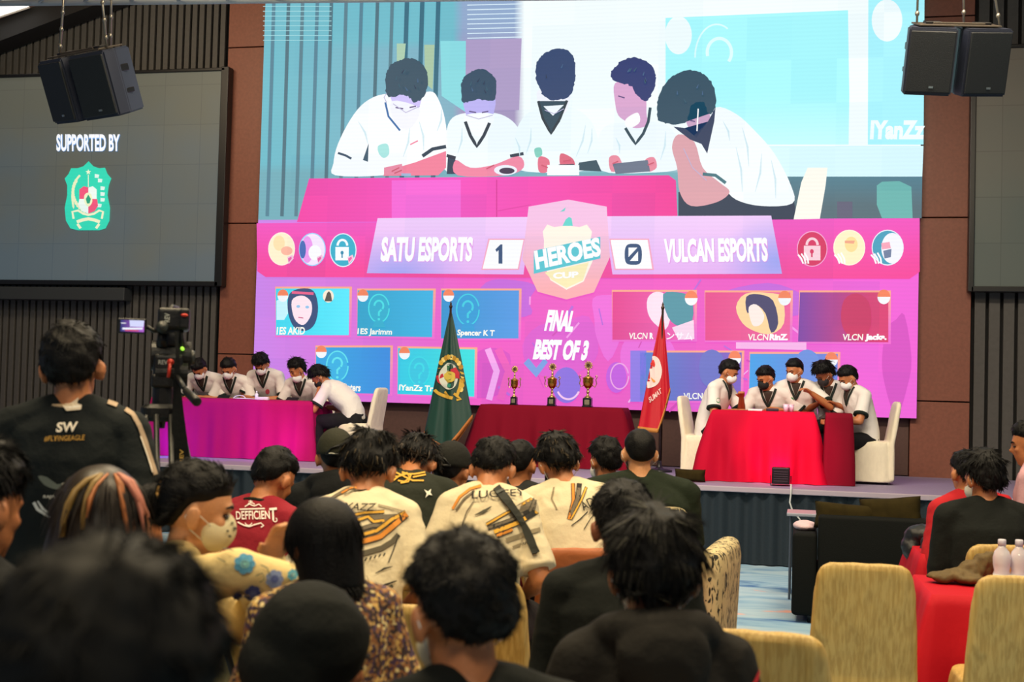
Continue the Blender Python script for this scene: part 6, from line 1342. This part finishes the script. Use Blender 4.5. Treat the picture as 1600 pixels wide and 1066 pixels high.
# ================================================================ hall furniture
def gold_chair(label, px, top, w_off=0, face=0):
    z = (EYE-.918)*2000/(top-(600+.0262*(px-800))); p = at(px, top, z); f = math.radians(face); return chair(label, p.x-math.sin(f)*.28, p.y+math.cos(f)*.28, face, 0, GOLD, 'gold')
gold_chair('empty gold covered chair in front of the dark sofa, full back in view', 1352, 880, face=2)
gold_chair('gold covered chair at the bottom right corner before the water bottles', 1604, 900, face=4)
gold_chair('gold covered chair right of the hoodie wearer, rounded top corner showing', 1188, 985, face=-4)
gold_chair('gold covered chair left of the curly-haired person, rounded streaky back', 672, 947, face=-10)
# sofa
p = at(1337, 815, 8.9); X = onY(1236, 900, p.y).x; sw = 1.95
sf = thing('sofa', 'long low dark sofa with its back to the camera, before the stage', 'sofa', (X+sw/2, p.y+.42, 0)); SD = mat('sofa_black', (.0035, .0045, .0042), .8, bump=.15, bscale=120, spec=.15)
bm = BM(); box(bm, (0.08, -.36, .41), (sw-.36+.16, .16, .70), bevel=.025); obj('backrest', bm, SD, sf, True)
for s in (-1, 1): bm = BM(); box(bm, (s*(sw/2-.09), .0, .34), (.17, .86, .58), bevel=.03); obj('armrest', bm, SD, sf, True)
bm = BM(); box(bm, (0, .04, .22), (sw-.36, .78, .26), bevel=.02); obj('seat_base', bm, SD, sf, True)
for s in (-1, 1): bm = BM(); box(bm, (s*.40, .06, .41), (.78, .70, .13), bevel=.04); obj('seat_cushion', bm, SD, sf, True)
for s in (-1, 1):
    for y in (-.36, .38): bm = BM(); tube(bm, [(s*(sw/2-.14), y, .001), (s*(sw/2-.14), y, .09)], .025, 10); obj('leg', bm, mat('wood_black', '#15110e', .4), sf, True)
def cushion(label, px, py, z, size, rz=0, ry=0, m=None):
    p = at(px, py, z); bm = BM(); g = []
    n = 18
    for i in range(n+1):
        for j in range(n+1):
            u, v = i/n*2-1, j/n*2-1; th = (max(0, 1-u**4)*max(0, 1-v**4))**.45
            g.append((u, v, th))
    for sg in (1, -1):
        vs_ = [bm.verts.new((u*size[0]/2*(1-.06*(1-abs(v))*abs(u)), sg*th*size[1]/2, v*size[2]/2*(1-.06*(1-abs(u))*abs(v)))) for u, v, th in g]
        for i in range(n):
            for j in range(n): bm.faces.new((vs_[i*(n+1)+j], vs_[(i+1)*(n+1)+j], vs_[(i+1)*(n+1)+j+1], vs_[i*(n+1)+j+1]))
    bmesh.ops.remove_doubles(bm, verts=bm.verts, dist=1e-4)
    o = obj('cushion', bm, m, None, True); o.location = p; o.rotation_euler = (math.radians(-12), math.radians(ry), math.radians(rz)); tag(o, label, 'cushion'); return o
OL = mat('olive_velvet', '#2c250f', .9, bump=.4, bscale=14, var=.2, spec=.1)
cushion('olive cushion on the left of the dark sofa back', 1322, 808, 9.05, (.44, .16, .19), 4, 3, OL); cushion('olive cushion on the right of the dark sofa back', 1392, 803, 9.0, (.42, .16, .23), -6, -6, OL)
_p = onZ(1078, 753, STAGE); cu = cushion('olive cushion on the stage edge right of the dark green shirt', 1078, 750, 12.6, (.30, .14, .12), 0, -3, OL); cu.location = (_p.x, _p.y, STAGE+.062); cu.rotation_euler = (0, 0, 0)
# small table behind sofa arm, pale mound standing in for the lit arm top
t = thing('side_table', 'small grey side table at the left end of the dark sofa', 'table', (X+.12, p.y+1.15, 0)); bm = BM(); box(bm, (0, 0, .66), (.34, .34, .025), bevel=.006); obj('tabletop', bm, mat('grey_top', '#8d93a2', .3), t)
for sx in (-1, 1):
    for sy in (-1, 1): bm = BM(); tube(bm, [(sx*.14, sy*.14, .001), (sx*.14, sy*.14, .65)], .010, 8); obj('leg', bm, mat('leg_grey', '#5d6470', .4, .6), t)
bm = BM(); ell(bm, (0, 0, .03), (.085, .14, .035)); o = obj('folded_cloth', remesh(bm, .01, 2, .006, 10), cloth('cloth_pale', '#c9b0b8'), None, True); o.location = (X+.09, p.y+.25, .625); tag(o, 'pale pinkish cloth lying on the left sofa arm', 'cloth')  # pale colour and shape stand in for light on the arm top
# red cloth tables of the hall
def qtable(label, px, py, w, d, rz, m, seed, zt=.74, px_anchor='fl', flare=.09):
    p = onZ(px, py, zt); u = Vector((math.cos(rz), math.sin(rz))); v = Vector((-math.sin(rz), math.cos(rz))); a = Vector((p.x, p.y))
    if px_anchor == 'fc': a = a-u*w/2
    P = [a, a+u*w, a+u*w+v*d, a+v*d]; return tablecloth(label, [(q.x, q.y) for q in P], zt, .015, m, seed=seed, flare=flare, amp=.03, waves=15), P
qtable('bright red cloth on the table with the water bottles', 1457, 929, 1.2, .62, .05, mat('cloth_hall_red', '#b40c20', .7, bump=.2, bscale=24, spec=.2), 21)
qtable('red cloth on the table beside the dark sofa with the black bag', 1440, 866, .62, .55, .05, mat('cloth_hall_red', '#b40c20', .7, bump=.2, bscale=24, spec=.2), 22)
qtable('red cloth on the low table between the LUCIFEY and hoodie wearers', 846, 912, .62, .40, .0, mat('cloth_hall_red', '#b40c20', .7, bump=.2, bscale=24, spec=.2), 23)
qtable('dark red cloth on the small table under the orange bag', 664, 897, .36, .34, .0, DREDC, 24)
def bottle(label, px, py):
    p = at(px, py, 5.75); t = thing('water_bottle', label, 'bottle', (p.x, p.y, .744)); t.scale = (1.15, 1.15, 1.22); gl = mat('bottle_plastic', (.86, .82, .92), .08, trans=.3); 
    bm = BM(); lathe(bm, [(.026, 0), (.031, .006), (.031, .03), (.029, .034), (.031, .038), (.031, .07), (.028, .078), (.033, .10), (.034, .125), (.028, .148), (.015, .163), (.013, .172)], 28); obj('bottle_body', bm, gl, t, True)
    bm = BM(); lathe(bm, [(.0155, .170), (.0155, .190), (.013, .193), (.001, .193)], 20); obj('bottle_cap', bm, mat('cap_white', '#d2cfe0', .4), t, True)
    bm = BM(); lathe(bm, [(.0318, .040), (.0318, .066)], 28); obj('bottle_label', bm, mat('label_pale', '#cfd3d6', .5), t, True)
bottle('clear water bottle on the red table, nearer the olive jacket', 1565, 899); bottle('clear water bottle at the right edge of the photo', 1592, 900)
def heap(name, label, cat, px, py, zz, pts, m, seed, vox=.010, disp=.012):
    p = onZ(px, py, zz); bm = BM()
    for c, r in pts: ell(bm, c, r)
    o = obj(name, remesh(bm, vox, 2, disp, 13, seed), m, None, True); o.location = (p.x, p.y, zz+.008); return tag(o, label, cat)
heap('jacket', 'crumpled olive jacket on the red table beside the bottles', 'jacket', 1508, 912, .742, [((-.10, -.02, .02), (.07, .06, .02)), ((-.03, 0, .03), (.07, .07, .03)), ((.03, .02, .05), (.06, .06, .045)), ((.08, .04, .075), (.045, .05, .055)), ((.12, .05, .10), (.03, .04, .04)), ((.02, -.05, .02), (.07, .05, .02))], mat('jacket_olive', '#5c4a26', .75, bump=.4, bscale=30, var=.2), 3)
heap('backpack', 'black bag with hanging strap on the red table beside the dark sofa', 'bag', 1468, 852, .742, [((-.08, 0, .05), (.12, .10, .055)), ((.05, .0, .07), (.13, .10, .07)), ((-.16, -.02, -.02), (.05, .07, .08)), ((-.10, -.18, -.10), (.035, .03, .16))], mat('bag_nylon', '#14171d', .5, bump=.4, bscale=30), 5)
bg = heap('plastic_bag', 'orange-red plastic bag standing between the WEXAZZ and LUCIFEY jerseys', 'bag', 683, 900, .742, [((0, 0, .10), (.085, .07, .10)), ((-.02, 0, .19), (.08, .06, .05)), ((.05, 0, .18), (.04, .03, .05)), ((-.01, 0, .235), (.03, .02, .04))], mat('bag_orange', '#d8412c', .3, bump=.5, bscale=26), 6, .008, .012)
# blue reflection of trousers seat etc is left to the light
